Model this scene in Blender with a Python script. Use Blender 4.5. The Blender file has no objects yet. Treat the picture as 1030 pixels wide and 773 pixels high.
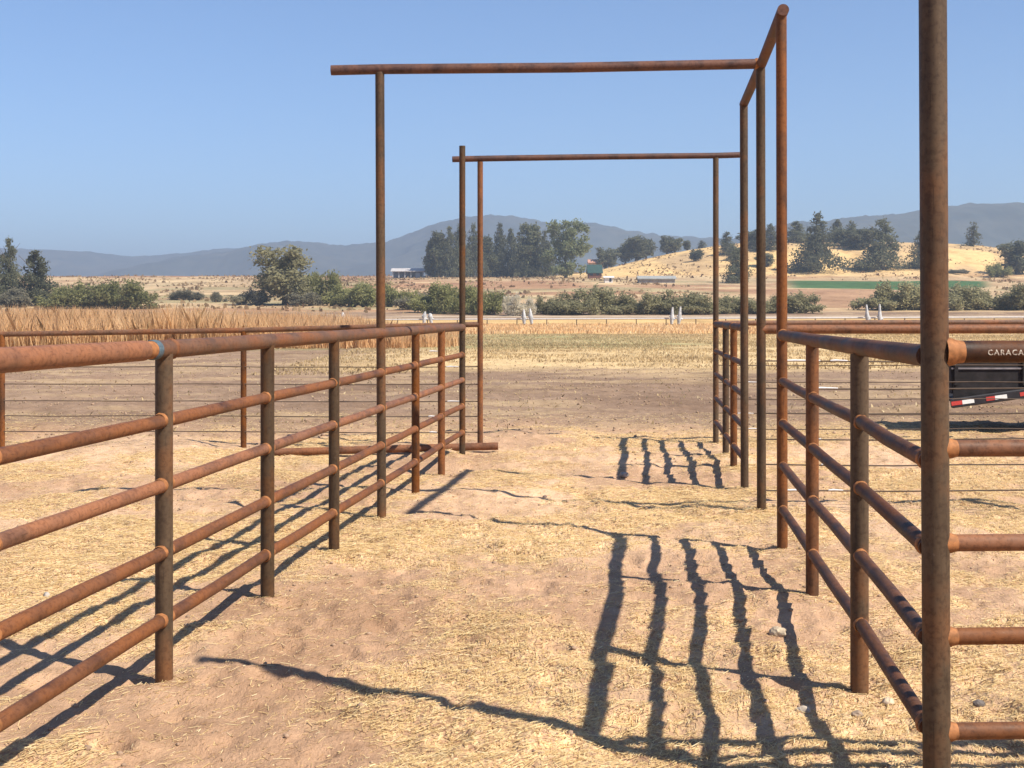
import bpy, math, random
import numpy as np
from math import pi, sin, cos, sqrt, radians as R

rnd = random.Random(7)
rng = np.random.default_rng(7)
sc = bpy.context.scene
COL = sc.collection

# ------------------------------------------------------------------ camera numbers (photo pixels 1030 x 773)
F, CX, HY, EYE = 1300.0, 515.0, 315.0, 1.66
# shadow displacement per metre of height
SDX, SDY = -0.723, 0.472


def P(px, py, Y):
    return ((px - CX) / F * Y, Y, EYE + (HY - py) / F * Y)


# ------------------------------------------------------------------ numpy noise
def _hash(ix, iy, seed):
    h = (ix.astype(np.int64) * 374761393 + iy.astype(np.int64) * 668265263 + seed * 1442695041) & 0xFFFFFFFF
    h = ((h ^ (h >> 13)) * 1274126177) & 0xFFFFFFFF
    h = (h ^ (h >> 16)) & 0xFFFFFFFF
    return h / 4294967295.0


def vnoise(x, y, seed=0):
    x = np.asarray(x, float); y = np.asarray(y, float)
    ix = np.floor(x); iy = np.floor(y)
    fx = x - ix; fy = y - iy
    fx = fx * fx * fx * (fx * (fx * 6 - 15) + 10); fy = fy * fy * fy * (fy * (fy * 6 - 15) + 10)
    a = _hash(ix, iy, seed); b = _hash(ix + 1, iy, seed)
    c = _hash(ix, iy + 1, seed); d = _hash(ix + 1, iy + 1, seed)
    return (a * (1 - fx) + b * fx) * (1 - fy) + (c * (1 - fx) + d * fx) * fy


def fbm(x, y, seed=0, oct=4, gain=0.5):
    s = 0.0; amp = 1.0; tot = 0.0
    ca, sa = cos(0.6), sin(0.6)
    for o in range(oct):
        s = s + amp * vnoise(x, y, seed + o * 17)
        tot += amp; amp *= gain
        x, y = (x * ca - y * sa) * 2.03 + 3.1, (x * sa + y * ca) * 2.03 + 7.7
    return s / tot          # 0..1


def sstep(a, b, x):
    t = np.clip((np.asarray(x, float) - a) / (b - a), 0, 1)
    return t * t * (3 - 2 * t)


# ------------------------------------------------------------------ mesh helpers
def link(o):
    COL.objects.link(o); return o


def mesh_np(name, verts, faces, mats, mat_idx=None, smooth=False):
    """faces: (n,k) array of one k, or a python list of lists"""
    me = bpy.data.meshes.new(name)
    if isinstance(faces, np.ndarray):
        n, k = faces.shape
        me.vertices.add(len(verts)); me.vertices.foreach_set('co', np.asarray(verts, np.float32).ravel())
        me.loops.add(n * k); me.loops.foreach_set('vertex_index', faces.astype(np.int32).ravel())
        me.polygons.add(n)
        me.polygons.foreach_set('loop_start', np.arange(0, n * k, k, dtype=np.int32))
        me.update(calc_edges=True)
    else:
        me.from_pydata([tuple(map(float, v)) for v in verts], [], faces); me.update()
    for m in (mats if isinstance(mats, (list, tuple)) else [mats]):
        me.materials.append(m)
    if mat_idx is not None:
        me.polygons.foreach_set('material_index', np.asarray(mat_idx, np.int32))
    if smooth is True:
        me.polygons.foreach_set('use_smooth', np.ones(len(me.polygons), bool))
    elif smooth is not False:
        me.polygons.foreach_set('use_smooth', np.asarray(smooth, bool))
    me.update()
    return me


class MB:
    """collects shapes (world coordinates) for ONE mesh object"""
    def __init__(self):
        self.v = []; self.f = []; self.mi = []; self.sm = []

    def add(self, v, f, mi=0, sm=False):
        o = len(self.v); self.v += [tuple(p) for p in v]
        for q in f:
            self.f.append([i + o for i in q]); self.mi.append(mi); self.sm.append(sm)

    def box(self, c, s, mi=0, rz=0.0, ry=0.0, bev=0.0):
        cx, cy, cz = c; hx, hy, hz = s[0] / 2, s[1] / 2, s[2] / 2
        pts = []
        b = min(bev, hx * .9, hy * .9, hz * .9)
        if b <= 0:
            loc = [(-hx, -hy, -hz), (hx, -hy, -hz), (hx, hy, -hz), (-hx, hy, -hz), (-hx, -hy, hz), (hx, -hy, hz), (hx, hy, hz), (-hx, hy, hz)]
            fs = [(0, 3, 2, 1), (4, 5, 6, 7), (0, 1, 5, 4), (1, 2, 6, 5), (2, 3, 7, 6), (3, 0, 4, 7)]
        else:
            loc = []
            for z, ins in ((-hz, b), (-hz + b, 0), (hz - b, 0), (hz, b)):
                for (sx, sy) in ((-1, -1), (1, -1), (1, 1), (-1, 1)):
                    loc.append((sx * (hx - ins), sy * (hy - ins), z))
            fs = [(0, 3, 2, 1), (12, 13, 14, 15)]
            for r in range(3):
                for k in range(4):
                    fs.append((r * 4 + k, r * 4 + (k + 1) % 4, r * 4 + 4 + (k + 1) % 4, r * 4 + 4 + k))
        for x, y, z in loc:
            x, z = x * cos(ry) - z * sin(ry), x * sin(ry) + z * cos(ry)
            x, y = x * cos(rz) - y * sin(rz), x * sin(rz) + y * cos(rz)
            pts.append((cx + x, cy + y, cz + z))
        self.add(pts, fs, mi)

    def tube(self, pts, r, seg=20, mi=0, hollow=False, caps=True):
        """polyline tube; r a number or one per point; hollow: open pipe ends with a wall and a dark bore"""
        pts = [np.array(p, float) for p in pts]; n = len(pts)
        rs = [r] * n if np.isscalar(r) else list(r)
        t0 = pts[-1] - pts[0]; t0 /= np.linalg.norm(t0)
        ref = np.array((0, 0, 1.0)) if abs(t0[2]) < .9 else np.array((1.0, 0, 0))
        rings = []
        for i in range(n):
            t = pts[min(i + 1, n - 1)] - pts[max(i - 1, 0)]; t = t / np.linalg.norm(t)
            a = np.cross(ref, t); a /= np.linalg.norm(a); b = np.cross(t, a)
            rings.append([pts[i] + rs[i] * (cos(2 * pi * k / seg) * a + sin(2 * pi * k / seg) * b) for k in range(seg)])
        v = [p for rg in rings for p in rg]
        f = []
        for i in range(n - 1):
            for k in range(seg):
                f.append((i * seg + k, i * seg + (k + 1) % seg, (i + 1) * seg + (k + 1) % seg, (i + 1) * seg + k))
        self.add(v, f, mi, True)
        if not caps: return
        for e in (0, n - 1):
            rg = rings[e]; c = pts[e]
            if hollow:
                inn = [c + (p - c) * .84 for p in rg]
                d = (pts[1] - pts[0]) if e == 0 else (pts[-2] - pts[-1]); d = d / np.linalg.norm(d) * .12
                deep = [p + d for p in inn]
                vv = rg + inn + deep
                ff = []
                for k in range(seg):
                    k2 = (k + 1) % seg
                    q = (k, seg + k, seg + k2, k2); q2 = (seg + k, 2 * seg + k, 2 * seg + k2, seg + k2)
                    if e: q = q[::-1]; q2 = q2[::-1]
                    ff += [q, q2]
                last = list(range(2 * seg, 3 * seg))
                ff.append(last[::-1] if e == 0 else last)
                self.add(vv, ff, mi)
            else:
                q = list(range(seg)); self.add(rg, [q[::-1] if e == 0 else q], mi)

    def obj(self, name, mats, parent=None):
        o = np.array(parent.location) if parent is not None else np.zeros(3)
        v = np.array(self.v) - o
        if parent is None:          # a thing of one mesh: origin at its base
            lo = v.min(0); hi = v.max(0); c = np.array(((lo[0] + hi[0]) / 2, (lo[1] + hi[1]) / 2, lo[2])); v = v - c
        me = mesh_np(name, v, self.f, mats, self.mi, self.sm)
        ob = link(bpy.data.objects.new(name, me))
        if parent is not None: ob.parent = parent
        else: ob.location = c
        return ob


def tag(o, label=None, cat=None, group=None, kind=None):
    if label: o['label'] = label
    if cat: o['category'] = cat
    if group: o['group'] = group
    if kind: o['kind'] = kind
    return o


def empty(name, loc, label, cat, group=None):
    o = link(bpy.data.objects.new(name, None)); o.location = loc; o.empty_display_size = .2
    return tag(o, label, cat, group)


# ------------------------------------------------------------------ materials
def newmat(name):
    m = bpy.data.materials.new(name); m.use_nodes = True
    nt = m.node_tree; nt.nodes.clear()
    out = nt.nodes.new('ShaderNodeOutputMaterial'); b = nt.nodes.new('ShaderNodeBsdfPrincipled')
    nt.links.new(b.outputs[0], out.inputs[0])
    b.inputs['Roughness'].default_value = .85
    b.inputs['Specular IOR Level'].default_value = .25
    return m, nt, b


def N(nt, t, **kw):
    n = nt.nodes.new('ShaderNode' + t)
    for k, v in kw.items():
        if k in n.inputs: n.inputs[k].default_value = v
        else: setattr(n, k, v)
    return n


def ramp(nt, fac, stops):
    n = nt.nodes.new('ShaderNodeValToRGB'); e = n.color_ramp.elements
    while len(e) < len(stops): e.new(.5)
    for i, (p, c) in enumerate(stops):
        e[i].position = p; e[i].color = (*c, 1) if len(c) == 3 else c
    nt.links.new(fac, n.inputs[0]); return n.outputs[0]


def mixc(nt, fac, a, b, mode='MIX'):
    n = nt.nodes.new('ShaderNodeMix'); n.data_type = 'RGBA'; n.blend_type = mode
    for s, i in ((fac, 0), (a, 6), (b, 7)):
        if hasattr(s, 'links'): nt.links.new(s, n.inputs[i])
        elif i == 0: n.inputs[0].default_value = s
        else: n.inputs[i].default_value = (*s, 1) if len(s) == 3 else s
    return n.outputs[2]


def pos_noise(nt, scale, detail=4, rough=.55, stretch=None, obj_coords=False):
    if obj_coords:
        g = nt.nodes.new('ShaderNodeTexCoord').outputs['Object']
    else:
        g = nt.nodes.new('ShaderNodeNewGeometry').outputs['Position']
    if stretch:
        mp = nt.nodes.new('ShaderNodeMapping'); mp.inputs['Scale'].default_value = stretch
        nt.links.new(g, mp.inputs[0]); g = mp.outputs[0]
    n = N(nt, 'TexNoise', Scale=scale, Detail=detail, Roughness=rough)
    nt.links.new(g, n.inputs['Vector'])
    return n.outputs['Fac']


def bump(nt, b, h, strength=.4, dist=.02):
    n = N(nt, 'Bump', Strength=strength, Distance=dist)
    nt.links.new(h, n.inputs['Height']); nt.links.new(n.outputs[0], b.inputs['Normal'])


def simple(name, c, rough=.8, var=.25, scale=3.0, spec=.25):
    m, nt, b = newmat(name)
    f = pos_noise(nt, scale, 5)
    c0 = tuple(x * (1 - var) for x in c); c1 = tuple(min(1, x * (1 + var)) for x in c)
    nt.links.new(ramp(nt, f, [(.3, c0), (.7, c1)]), b.inputs['Base Color'])
    b.inputs['Roughness'].default_value = rough; b.inputs['Specular IOR Level'].default_value = spec
    return m


def rust(name, dark, mid, orange, amount=.5, vertical=False, seed=0.0):
    """weathered mill-scale pipe: brown-grey steel, rust bloom, pale dust, pits"""
    m, nt, b = newmat(name)
    st = (1, 1, .18) if vertical else (1, .35, 1)
    f1 = pos_noise(nt, 7 + seed, 6, .65, st)
    f2 = pos_noise(nt, 46 + seed, 5, .7)
    f3 = pos_noise(nt, 2.3 + seed, 4, .6)
    base = ramp(nt, f1, [(.28, dark), (.5, mid), (.72, tuple(x * 1.25 for x in mid))])
    rm = nt.nodes.new('ShaderNodeMath'); rm.operation = 'MULTIPLY_ADD'
    nt.links.new(f1, rm.inputs[0]); rm.inputs[1].default_value = .45; nt.links.new(f3, rm.inputs[2])
    lo = .98 - amount * .55
    msk = ramp(nt, rm.outputs[0], [(lo - .12, (0, 0, 0)), (lo + .10, (1, 1, 1))])
    c = mixc(nt, msk, base, orange)
    spk = ramp(nt, f2, [(.38, (.55, .5, .48)), (.52, (1, 1, 1)), (.72, (1.0, 1.0, 1.0))])
    c = mixc(nt, .7, c, spk, 'MULTIPLY')
    oi = nt.nodes.new('ShaderNodeObjectInfo'); hs = N(nt, 'HueSaturation')
    mr = N(nt, 'MapRange'); nt.links.new(oi.outputs['Random'], mr.inputs[0]); mr.inputs[3].default_value = .74; mr.inputs[4].default_value = 1.1
    nt.links.new(mr.outputs[0], hs.inputs['Value'])
    ms = N(nt, 'MapRange'); nt.links.new(oi.outputs['Random'], ms.inputs[0]); ms.inputs[3].default_value = 1.1; ms.inputs[4].default_value = .98
    nt.links.new(ms.outputs[0], hs.inputs['Saturation'])
    nt.links.new(c, hs.inputs['Color']); c = hs.outputs[0]
    scr = pos_noise(nt, 9 + seed, 3, .5, (14, 14, .6) if vertical else (14, .8, 14))
    c = mixc(nt, ramp(nt, scr, [(.63, (0, 0, 0)), (.7, (.45, .45, .45))]), c, tuple(x * .45 for x in dark))
    dust = ramp(nt, f2, [(.66, (0, 0, 0)), (.8, (.4, .4, .4))])
    c = mixc(nt, dust, c, (.36, .27, .2))
    nt.links.new(c, b.inputs['Base Color'])
    nt.links.new(ramp(nt, f1, [(.3, (.5, .5, .5)), (.7, (.74, .74, .74))]), b.inputs['Roughness'])
    b.inputs['Specular IOR Level'].default_value = .25
    bump(nt, b, f2, .25, .004)
    return m


M = {}
M['post'] = rust('weathered_post_steel', (.034, .022, .014), (.083, .053, .031), (.15, .064, .025), .26, True)
M['post_rusty'] = rust('rusty_post_steel', (.04, .02, .012), (.10, .047, .023), (.2, .074, .024), .5, True, .7)
M['rail'] = rust('rusty_rail_steel', (.07, .031, .017), (.18, .082, .045), (.245, .1, .045), .42)
M['top_rail'] = rust('brown_top_rail_steel', (.085, .048, .03), (.165, .09, .057), (.225, .095, .045), .34, False, .4)
M['shade_dark_rail'] = rust('shade_darkened_rail_steel', (.03, .014, .009), (.065, .03, .017), (.125, .048, .02), .42, False, .9)  # rail rust with the right fence's shade worked into its darker colour
M['overhead'] = rust('overhead_bar_steel', (.045, .024, .021), (.10, .052, .042), (.14, .064, .042), .35, False, 1.3)
M['weld'] = simple('orange_weld_rust', (.28, .115, .042), .7, .4, 40)
M['paint_ring'] = simple('worn_blue_paint', (.075, .105, .125), .6, .4, 60)
M['cable'] = simple('dull_steel_cable', (.09, .062, .045), .7, .3, 5)
M['white_plastic'] = simple('white_plastic', (.6, .58, .58), .5, .2, 20)
M['white_paint'] = simple('chipped_white_paint', (.42, .42, .43), .75, .4, 3)
M['grey_pipe'] = simple('pale_grey_pipe', (.5, .47, .46), .6, .12, 3)
M['stone'] = simple('pale_stone', (.40, .34, .28), .9, .3, 12)
M['bark'] = simple('grey_brown_bark', (.12, .09, .065), .95, .35, 4)


def leaf_mat(name, c0, c1, scale=.5):
    m, nt, b = newmat(name)
    f = pos_noise(nt, scale, 4, .6)
    c = ramp(nt, f, [(.32, c0), (.68, c1)])
    oi = nt.nodes.new('ShaderNodeObjectInfo')
    hs = N(nt, 'HueSaturation'); nt.links.new(c, hs.inputs['Color'])
    mr = N(nt, 'MapRange'); nt.links.new(oi.outputs['Random'], mr.inputs[0]); mr.inputs[3].default_value = .8; mr.inputs[4].default_value = 1.2
    nt.links.new(mr.outputs[0], hs.inputs['Value'])
    nt.links.new(hs.outputs[0], b.inputs['Base Color'])
    b.inputs['Roughness'].default_value = .75
    b.inputs['Specular IOR Level'].default_value = .15
    tl = nt.nodes.new('ShaderNodeBsdfTranslucent'); nt.links.new(hs.outputs[0], tl.inputs[0])
    mx = nt.nodes.new('ShaderNodeMixShader'); mx.inputs[0].default_value = .55
    nt.links.new(b.outputs[0], mx.inputs[1]); nt.links.new(tl.outputs[0], mx.inputs[2])
    nt.links.new(mx.outputs[0], [n for n in nt.nodes if n.type == 'OUTPUT_MATERIAL'][0].inputs[0])
    return m


M['pine'] = leaf_mat('grey_green_needles', (.125, .13, .08), (.205, .205, .125))
M['poplar'] = leaf_mat('dusty_green_leaves', (.13, .135, .075), (.21, .21, .115))
M['light_poplar'] = leaf_mat('light_green_leaves', (.165, .185, .095), (.245, .26, .14))
M['willow'] = leaf_mat('olive_willow_leaves', (.29, .27, .15), (.40, .365, .205))
M['green_bush'] = leaf_mat('green_bush_leaves', (.225, .228, .09), (.34, .325, .145))
M['sage'] = leaf_mat('grey_sage_leaves', (.2, .185, .13), (.3, .27, .185))
M['pale_bush'] = leaf_mat('bleached_dead_stems', (.5, .45, .34), (.68, .62, .5))

# straw and dry grass: colour varies per blade through a face attribute
def blade_mat(name, stops, rough=.7):
    m, nt, b = newmat(name)
    a = nt.nodes.new('ShaderNodeAttribute'); a.attribute_name = 'tone'
    nt.links.new(ramp(nt, a.outputs['Fac'], stops), b.inputs['Base Color'])
    b.inputs['Roughness'].default_value = rough
    tl = nt.nodes.new('ShaderNodeBsdfTranslucent'); nt.links.new(b.inputs['Base Color'].links[0].from_socket, tl.inputs[0])
    mx = nt.nodes.new('ShaderNodeMixShader'); mx.inputs[0].default_value = .4
    nt.links.new(b.outputs[0], mx.inputs[1]); nt.links.new(tl.outputs[0], mx.inputs[2])
    nt.links.new(mx.outputs[0], [q for q in nt.nodes if q.type == 'OUTPUT_MATERIAL'][0].inputs[0])
    return m


M['straw'] = blade_mat('loose_straw', [(0, (.42, .26, .13)), (.3, (.66, .47, .23)), (.7, (.79, .61, .32)), (1, (.87, .73, .46))])
M['dry_grass'] = blade_mat('tall_dry_grass', [(0, (.6, .36, .19)), (.4, (.7, .43, .215)), (.8, (.76, .51, .28)), (1, (.82, .62, .38))])
M['stubble'] = blade_mat('field_stubble', [(0, (.34, .24, .13)), (.5, (.58, .43, .23)), (1, (.74, .6, .37))])

M['scrub'] = blade_mat('dry_scrub_twigs', [(0, (.2, .12, .065)), (.5, (.33, .225, .12)), (1, (.46, .34, .19))])

# ------------------------------------------------------------------ terrain
HP_Y = np.array([-9000, 0, 110, 150, 200, 230, 260, 330, 400, 500, 600, 660, 800, 1200, 3000, 9000], float)
HP_H = np.array([0, 0, 0, .1, .6, 1.3, 2.4, 5.6, 9.4, 14.2, 18.4, 20.4, 21.0, 17.0, 8.0, 0.0], float)
CREST_X = (np.array([480, 560, 600, 640, 680, 715, 760, 800, 850, 900, 940, 980, 1030, 1080, 1150, 1250, 1400], float) - CX) * .5
CREST_Y = np.array([279, 278, 274, 263, 254.5, 248, 242, 240, 241.5, 243.5, 245.5, 248, 255, 262, 272, 277, 279], float)
CREST_H = EYE + (HY - CREST_Y) / F * 650


def macro(x, y):
    x = np.asarray(x, float); y = np.asarray(y, float)
    h = np.interp(y, HP_Y, HP_H)
    h = (h + np.interp(y - 18, HP_Y, HP_H) + np.interp(y + 18, HP_Y, HP_H)) / 3
    ch = (np.interp(x, CREST_X, CREST_H) + np.interp(x - 9, CREST_X, CREST_H) + np.interp(x + 9, CREST_X, CREST_H)) / 3
    rise = np.clip(ch - 20.0, 0, None)
    bumpy = sstep(475, 650, y + (fbm(x / 60, y / 60, 5, 2) - .5) * 40) * (1 - sstep(690, 950, y))
    h = h + rise * bumpy
    w = sstep(240, 420, y) * (1 - sstep(620, 700, y) * .6)
    return h + w * (fbm(x / 70, y / 90, 9, 4) - .5) * 3.2 + sstep(300, 900, np.abs(x)) * sstep(-100, 300, np.abs(y)) * 4 * (fbm(x / 400, y / 400, 3, 3) - .5)


DIPS = []   # (x, y, dz, sigma) little hollows and mounds where posts stand


def micro(x, y):
    x = np.asarray(x, float); y = np.asarray(y, float)
    r = np.sqrt(x * x + y * y)
    near = 1 - sstep(16, 22, y)
    plow = sstep(16, 22, y) * (1 - sstep(60, 110, r))
    h = (fbm(x / 1.5, y / 1.5, 21, 2) - .5) * .075
    h = h + (fbm(x / .42, y / .42, 31, 3, .55) - .5) * .085 * (near + plow * .9)
    h = h + (fbm(x / .11, y / .11, 41, 2) - .5) * .022 * near
    m = (y > 1) & (y < 34) & (np.abs(x) < 16)
    if m.any():
        xx = x[m]; yy = y[m]
        for cs, rad, dep, sd in ((.47, .075, .026, 301), (.31, .045, .014, 307)):
            cx = np.floor(xx / cs); cy = np.floor(yy / cs)
            px = (cx + .3 + .4 * _hash(cx, cy, sd)) * cs; py = (cy + .3 + .4 * _hash(cx, cy, sd + 1)) * cs
            k = _hash(cx, cy, sd + 2); d = np.sqrt((xx - px) ** 2 + ((yy - py) * (.8 + .4 * k)) ** 2) / (rad * (.7 + .6 * k))
            h[m] += (k > .35) * dep * (-np.exp(-d ** 3) + .45 * np.exp(-((d - 1.35) / .35) ** 2)) * (1 - sstep(18, 30, yy) * .5)
    h = h * (1 - sstep(90, 200, r))
    for (dx, dy, dz, s) in DIPS:
        h = h + dz * np.exp(-((x - dx) ** 2 + (y - dy) ** 2) / (2 * s * s))
    return h


def ground(x, y):
    return macro(x, y) + micro(x, y)


def gz(x, y):
    return float(ground(np.array([x]), np.array([y]))[0])


def cast(px, py, y0=100, y1=1000):
    """where the sight line through a photo pixel meets the land"""
    ys = np.linspace(y0, y1, 3600); xs = (px - CX) / F * ys
    e = HY - (macro(xs, ys) - EYE) / ys * F
    hit = np.nonzero(e <= py)[0]
    i = hit[0] if len(hit) else int(np.argmin(e))
    return float(xs[i]), float(ys[i])


# fence lines in plan -------------------------------------------------------------------------
def left_at(px):
    Y = 2.208 / (.1092 - (px - CX) / F); return (.1092 * Y - 2.208, Y)


LP = {k: left_at(v) for k, v in dict(P1=165, P2=269, P3=336, P4=384, P5=418, P6=444, P7=465).items()}
LP['P0'] = (.1092 * 4.27 - 2.208, 4.27)
LP['Pm'] = (.1092 * 2.72 - 2.208, 2.72)


def rnear(px):
    Y = .9335 / ((px - CX) / F - .1067); return (.9335 + .1067 * Y, Y)


def rfar(px):
    Y = 1.058 / ((px - CX) / F - .093); return (1.058 + .093 * Y, Y)


Q1 = (1.425, 4.33)
Q2, Q3 = rnear(864.5), rnear(817)
Q4 = (1.905, 9.105)
Q5, Q6, Q7, Q8, Q9 = (rfar(p) for p in (766, 749, 738, 730, 720))
P8 = (P(483, 0, 15.87)[0], 15.87)

base_px = {'P1': 690, 'P2': 602, 'P3': 555, 'P4': 521, 'P5': 498, 'P6': 480, 'P7': 458}
for k, (x, y) in LP.items():
    if k in base_px:
        DIPS.append((x, y, None, .4, base_px[k]))
for (x, y), b in ((Q2, 698), (Q3, 601), (Q4, 552), (Q5, 513), (Q6, 492), (Q7, 470), (Q8, 458), (Q9, 447), (P8, 451)):
    DIPS.append((x, y, None, .4, b))
_d = DIPS[:]; DIPS.clear()
_new = []
for x, y, _, s, b in _d:
    want = EYE - (b - HY) / F * y
    _new.append((x, y, float(np.clip(want - gz(x, y), -.09, .09)), s))
DIPS.extend(_new)
for x, y in list(LP.values()) + [Q1, Q2, Q3, Q4, Q5, Q6, Q7, Q8, Q9, P8]:
    DIPS.append((x + .01, y - .02, .012, .08))
POSTS = list(LP.values()) + [Q1, Q2, Q3, Q4, Q5, Q6, Q7, Q8, Q9, P8]

# straw cover 0..1 (also drives the ground colour)
def straw_cover(x, y):
    c = fbm(x / 1.3, y / 1.9, 61, 4, .6)
    d = fbm(x / .35, y / .35, 67, 3)
    return sstep(.41, .60, c * .66 + d * .34) * (1 - sstep(16.5, 20.5, y + (fbm(x / 3, y / 3, 71, 2) - .5) * 5))


def terrain():
    r1 = [0.25]
    while r1[-1] < 60: r1.append(r1[-1] * (1.0065 if r1[-1] > 2.2 else 1.06))
    while r1[-1] < 4480: r1.append(r1[-1] * 1.0125)
    r = np.array(r1)
    a_f = np.linspace(-30, 30, 560)
    a_m = np.concatenate([np.linspace(-48, -30.2, 70), a_f, np.linspace(30.2, 48, 70)])
    a = np.concatenate([a_m, np.linspace(50, 310, 90)])
    a = np.radians(a)
    na, nr = len(a), len(r)
    rr, aa = np.meshgrid(r, a, indexing='ij')
    x = (rr * np.sin(aa)).ravel(); y = (rr * np.cos(aa)).ravel()
    z = ground(x, y)
    v = np.stack([x, y, z], 1)
    v = np.vstack([v, [[0, 0, gz(0, 0)]]])
    i = np.arange(nr - 1)[:, None]; k = np.arange(na)[None, :]; k2 = (k + 1) % na
    f = np.stack([(i * na + k), (i * na + k2), ((i + 1) * na + k2), ((i + 1) * na + k)], -1).reshape(-1, 4)
    f = f[:, ::-1]
    fan = np.stack([np.full(na, nr * na), (np.arange(na) + 1) % na, np.arange(na)], 1)
    # ---- land cover colours (albedo)
    x = v[:, 0]; y = v[:, 1]
    n1 = fbm(x / 2.5, y / 2.5, 81, 4); n2 = fbm(x / 14, y / 14, 83, 4); n3 = fbm(x / 55, y / 40, 85, 4)
    dirt = np.array((.43, .272, .172)); dirt2 = np.array((.54, .362, .232))
    col = dirt + (dirt2 - dirt) * sstep(.3, .7, n1)[:, None]

    def put(c, w):
        nonlocal col
        w = np.clip(w, 0, 1)[:, None]; col = col * (1 - w) + np.array(c) * w
    jy = y + (n2 - .5) * 14 + (n1 - .5) * 4
    s = np.sign(y); fw = (y > 0)
    put((.20, .138, .098), fw * sstep(16, 21, y + (n1 - .5) * 5) * (.65 + .35 * n2))            # bare brown field
    put((.36, .255, .155), fw * sstep(16, 21, y) * sstep(.5, .66, fbm(x / 3.2, y / .9, 87, 4)) * .8)
    put((.56, .41, .22), fw * sstep(36, 42, jy) * (1 - sstep(92, 100, y)) * sstep(-9, -2, x + (n2 - .5) * 8))   # stubble field
    put((.26, .24, .115), fw * sstep(55, 62, jy) * (1 - sstep(92, 108, y)) * sstep(-7, -4, x) * (1 - sstep(4, 12, x + (n2 - .5) * 10)) * .85)
    put((.24, .235, .12), fw * sstep(55, 60, y) * (1 - sstep(70, 74, y)) * sstep(-26, -22, x) * (1 - sstep(-10, -6, x)) * .7)
    put((.56, .38, .17), fw * sstep(92, 104, jy) * (1 - sstep(200, 206, y)))
    put((.44, .345, .25), fw * sstep(211, 214, y) * (1 - sstep(221, 225, y)) * sstep(-30, -10, x))  # pale track
    put((.42, .30, .175), fw * sstep(238, 250, y))
    put((.33, .185, .105), fw * sstep(240, 250, y) * sstep(.5, .62, n3) * .9)
    put((.54, .40, .23), fw * sstep(240, 260, y) * sstep(.55, .7, fbm(x / 40, y / 16, 89, 4)) * .9)
    put((.25, .23, .12), fw * sstep(240, 260, y) * (1 - sstep(420, 520, y)) * sstep(.56, .66, fbm(x / 30, y / 25, 91, 4)) * .6)
    put((.36, .215, .125), fw * sstep(255, 270, y) * (1 - sstep(375, 385, jy)) * sstep(62, 70, x) * (1 - sstep(105, 118, x)) * .9)
    gx = x / np.maximum(y, 1)
    put((.06, .12, .045), fw * sstep(388, 396, y + (n2 - .5) * 10) * (1 - sstep(452, 462, y + (n2 - .5) * 8)) * sstep(.205, .225, gx + (n3 - .5) * .01) * (1 - sstep(.36, .375, gx)))
    hillw = fw * sstep(490, 530, y + (n2 - .5) * 30) * sstep(-2, 30, x + (n3 - .5) * 40)
    put((.66, .45, .2), hillw)
    put((.42, .29, .16), hillw * sstep(.5, .66, fbm(x / 26, y / 40, 93, 4)) * .7)
    put((.30, .15, .085), fw * sstep(570, 600, y) * (1 - sstep(-5, 25, x)) * sstep(.4, .55, fbm(x / 45, y / 60, 95, 3)) * .8)
    rgba = np.concatenate([col, straw_cover(x, y)[:, None] * (y > -3)[:, None]], 1).astype(np.float32)

    m, nt, b = newmat('dry_ground')
    at = nt.nodes.new('ShaderNodeVertexColor'); at.layer_name = 'cover'
    f1 = pos_noise(nt, 55, 4, .65, (1, .45, 1)); f2 = pos_noise(nt, 9, 6, .65); f3 = pos_noise(nt, .8, 5, .6); f4 = pos_noise(nt, 160, 3, .6)
    fm = ramp(nt, f1, [(.44, (0, 0, 0)), (.6, (1, 1, 1))])
    mu = nt.nodes.new('ShaderNodeMath'); mu.operation = 'MULTIPLY'
    nt.links.new(fm, mu.inputs[0]); nt.links.new(at.outputs['Alpha'], mu.inputs[1])
    mul = nt.nodes.new('ShaderNodeMath'); mul.operation = 'MULTIPLY'; nt.links.new(mu.outputs[0], mul.inputs[0]); mul.inputs[1].default_value = .8
    c = mixc(nt, mul.outputs[0], at.outputs['Color'], (.75, .57, .30))
    c = mixc(nt, 1.0, c, ramp(nt, f2, [(.25, (.78, .76, .74)), (.5, (1, 1, 1)), (.75, (1.12, 1.12, 1.12))]), 'MULTIPLY')
    c = mixc(nt, 1.0, c, ramp(nt, f3, [(.3, (.9, .88, .87)), (.7, (1.08, 1.08, 1.08))]), 'MULTIPLY')
    c = mixc(nt, 1.0, c, ramp(nt, f4, [(.28, (.62, .58, .55)), (.42, (.95, .95, .95)), (.7, (1.12, 1.12, 1.12))]), 'MULTIPLY')
    f5 = pos_noise(nt, .13, 7, .68, (1, .6, 1)); f6 = pos_noise(nt, 2.2, 6, .7, (1, .6, 1))
    c = mixc(nt, 1.0, c, ramp(nt, f5, [(.34, (.70, .66, .62)), (.5, (1, 1, 1)), (.66, (1.15, 1.15, 1.14))]), 'MULTIPLY')
    c = mixc(nt, 1.0, c, ramp(nt, f6, [(.34, (.80, .77, .75)), (.5, (1, 1, 1)), (.66, (1.12, 1.12, 1.12))]), 'MULTIPLY')
    nt.links.new(c, b.inputs['Base Color'])
    b.inputs['Roughness'].default_value = .95; b.inputs['Specular IOR Level'].default_value = .1
    ad = nt.nodes.new('ShaderNodeMath'); ad.operation = 'ADD'
    nt.links.new(f2, ad.inputs[0]); nt.links.new(f1, ad.inputs[1])
    bump(nt, b, ad.outputs[0], .7, .018)

    allf = np.vstack([f, np.concatenate([fan, fan[:, :1]], 1)[:0]]) if False else f
    me = mesh_np('ground', v, allf, m, None, True)
    # close the small hole under the camera
    import bmesh
    at_l = me.color_attributes.new('cover', 'FLOAT_COLOR', 'POINT')
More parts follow.
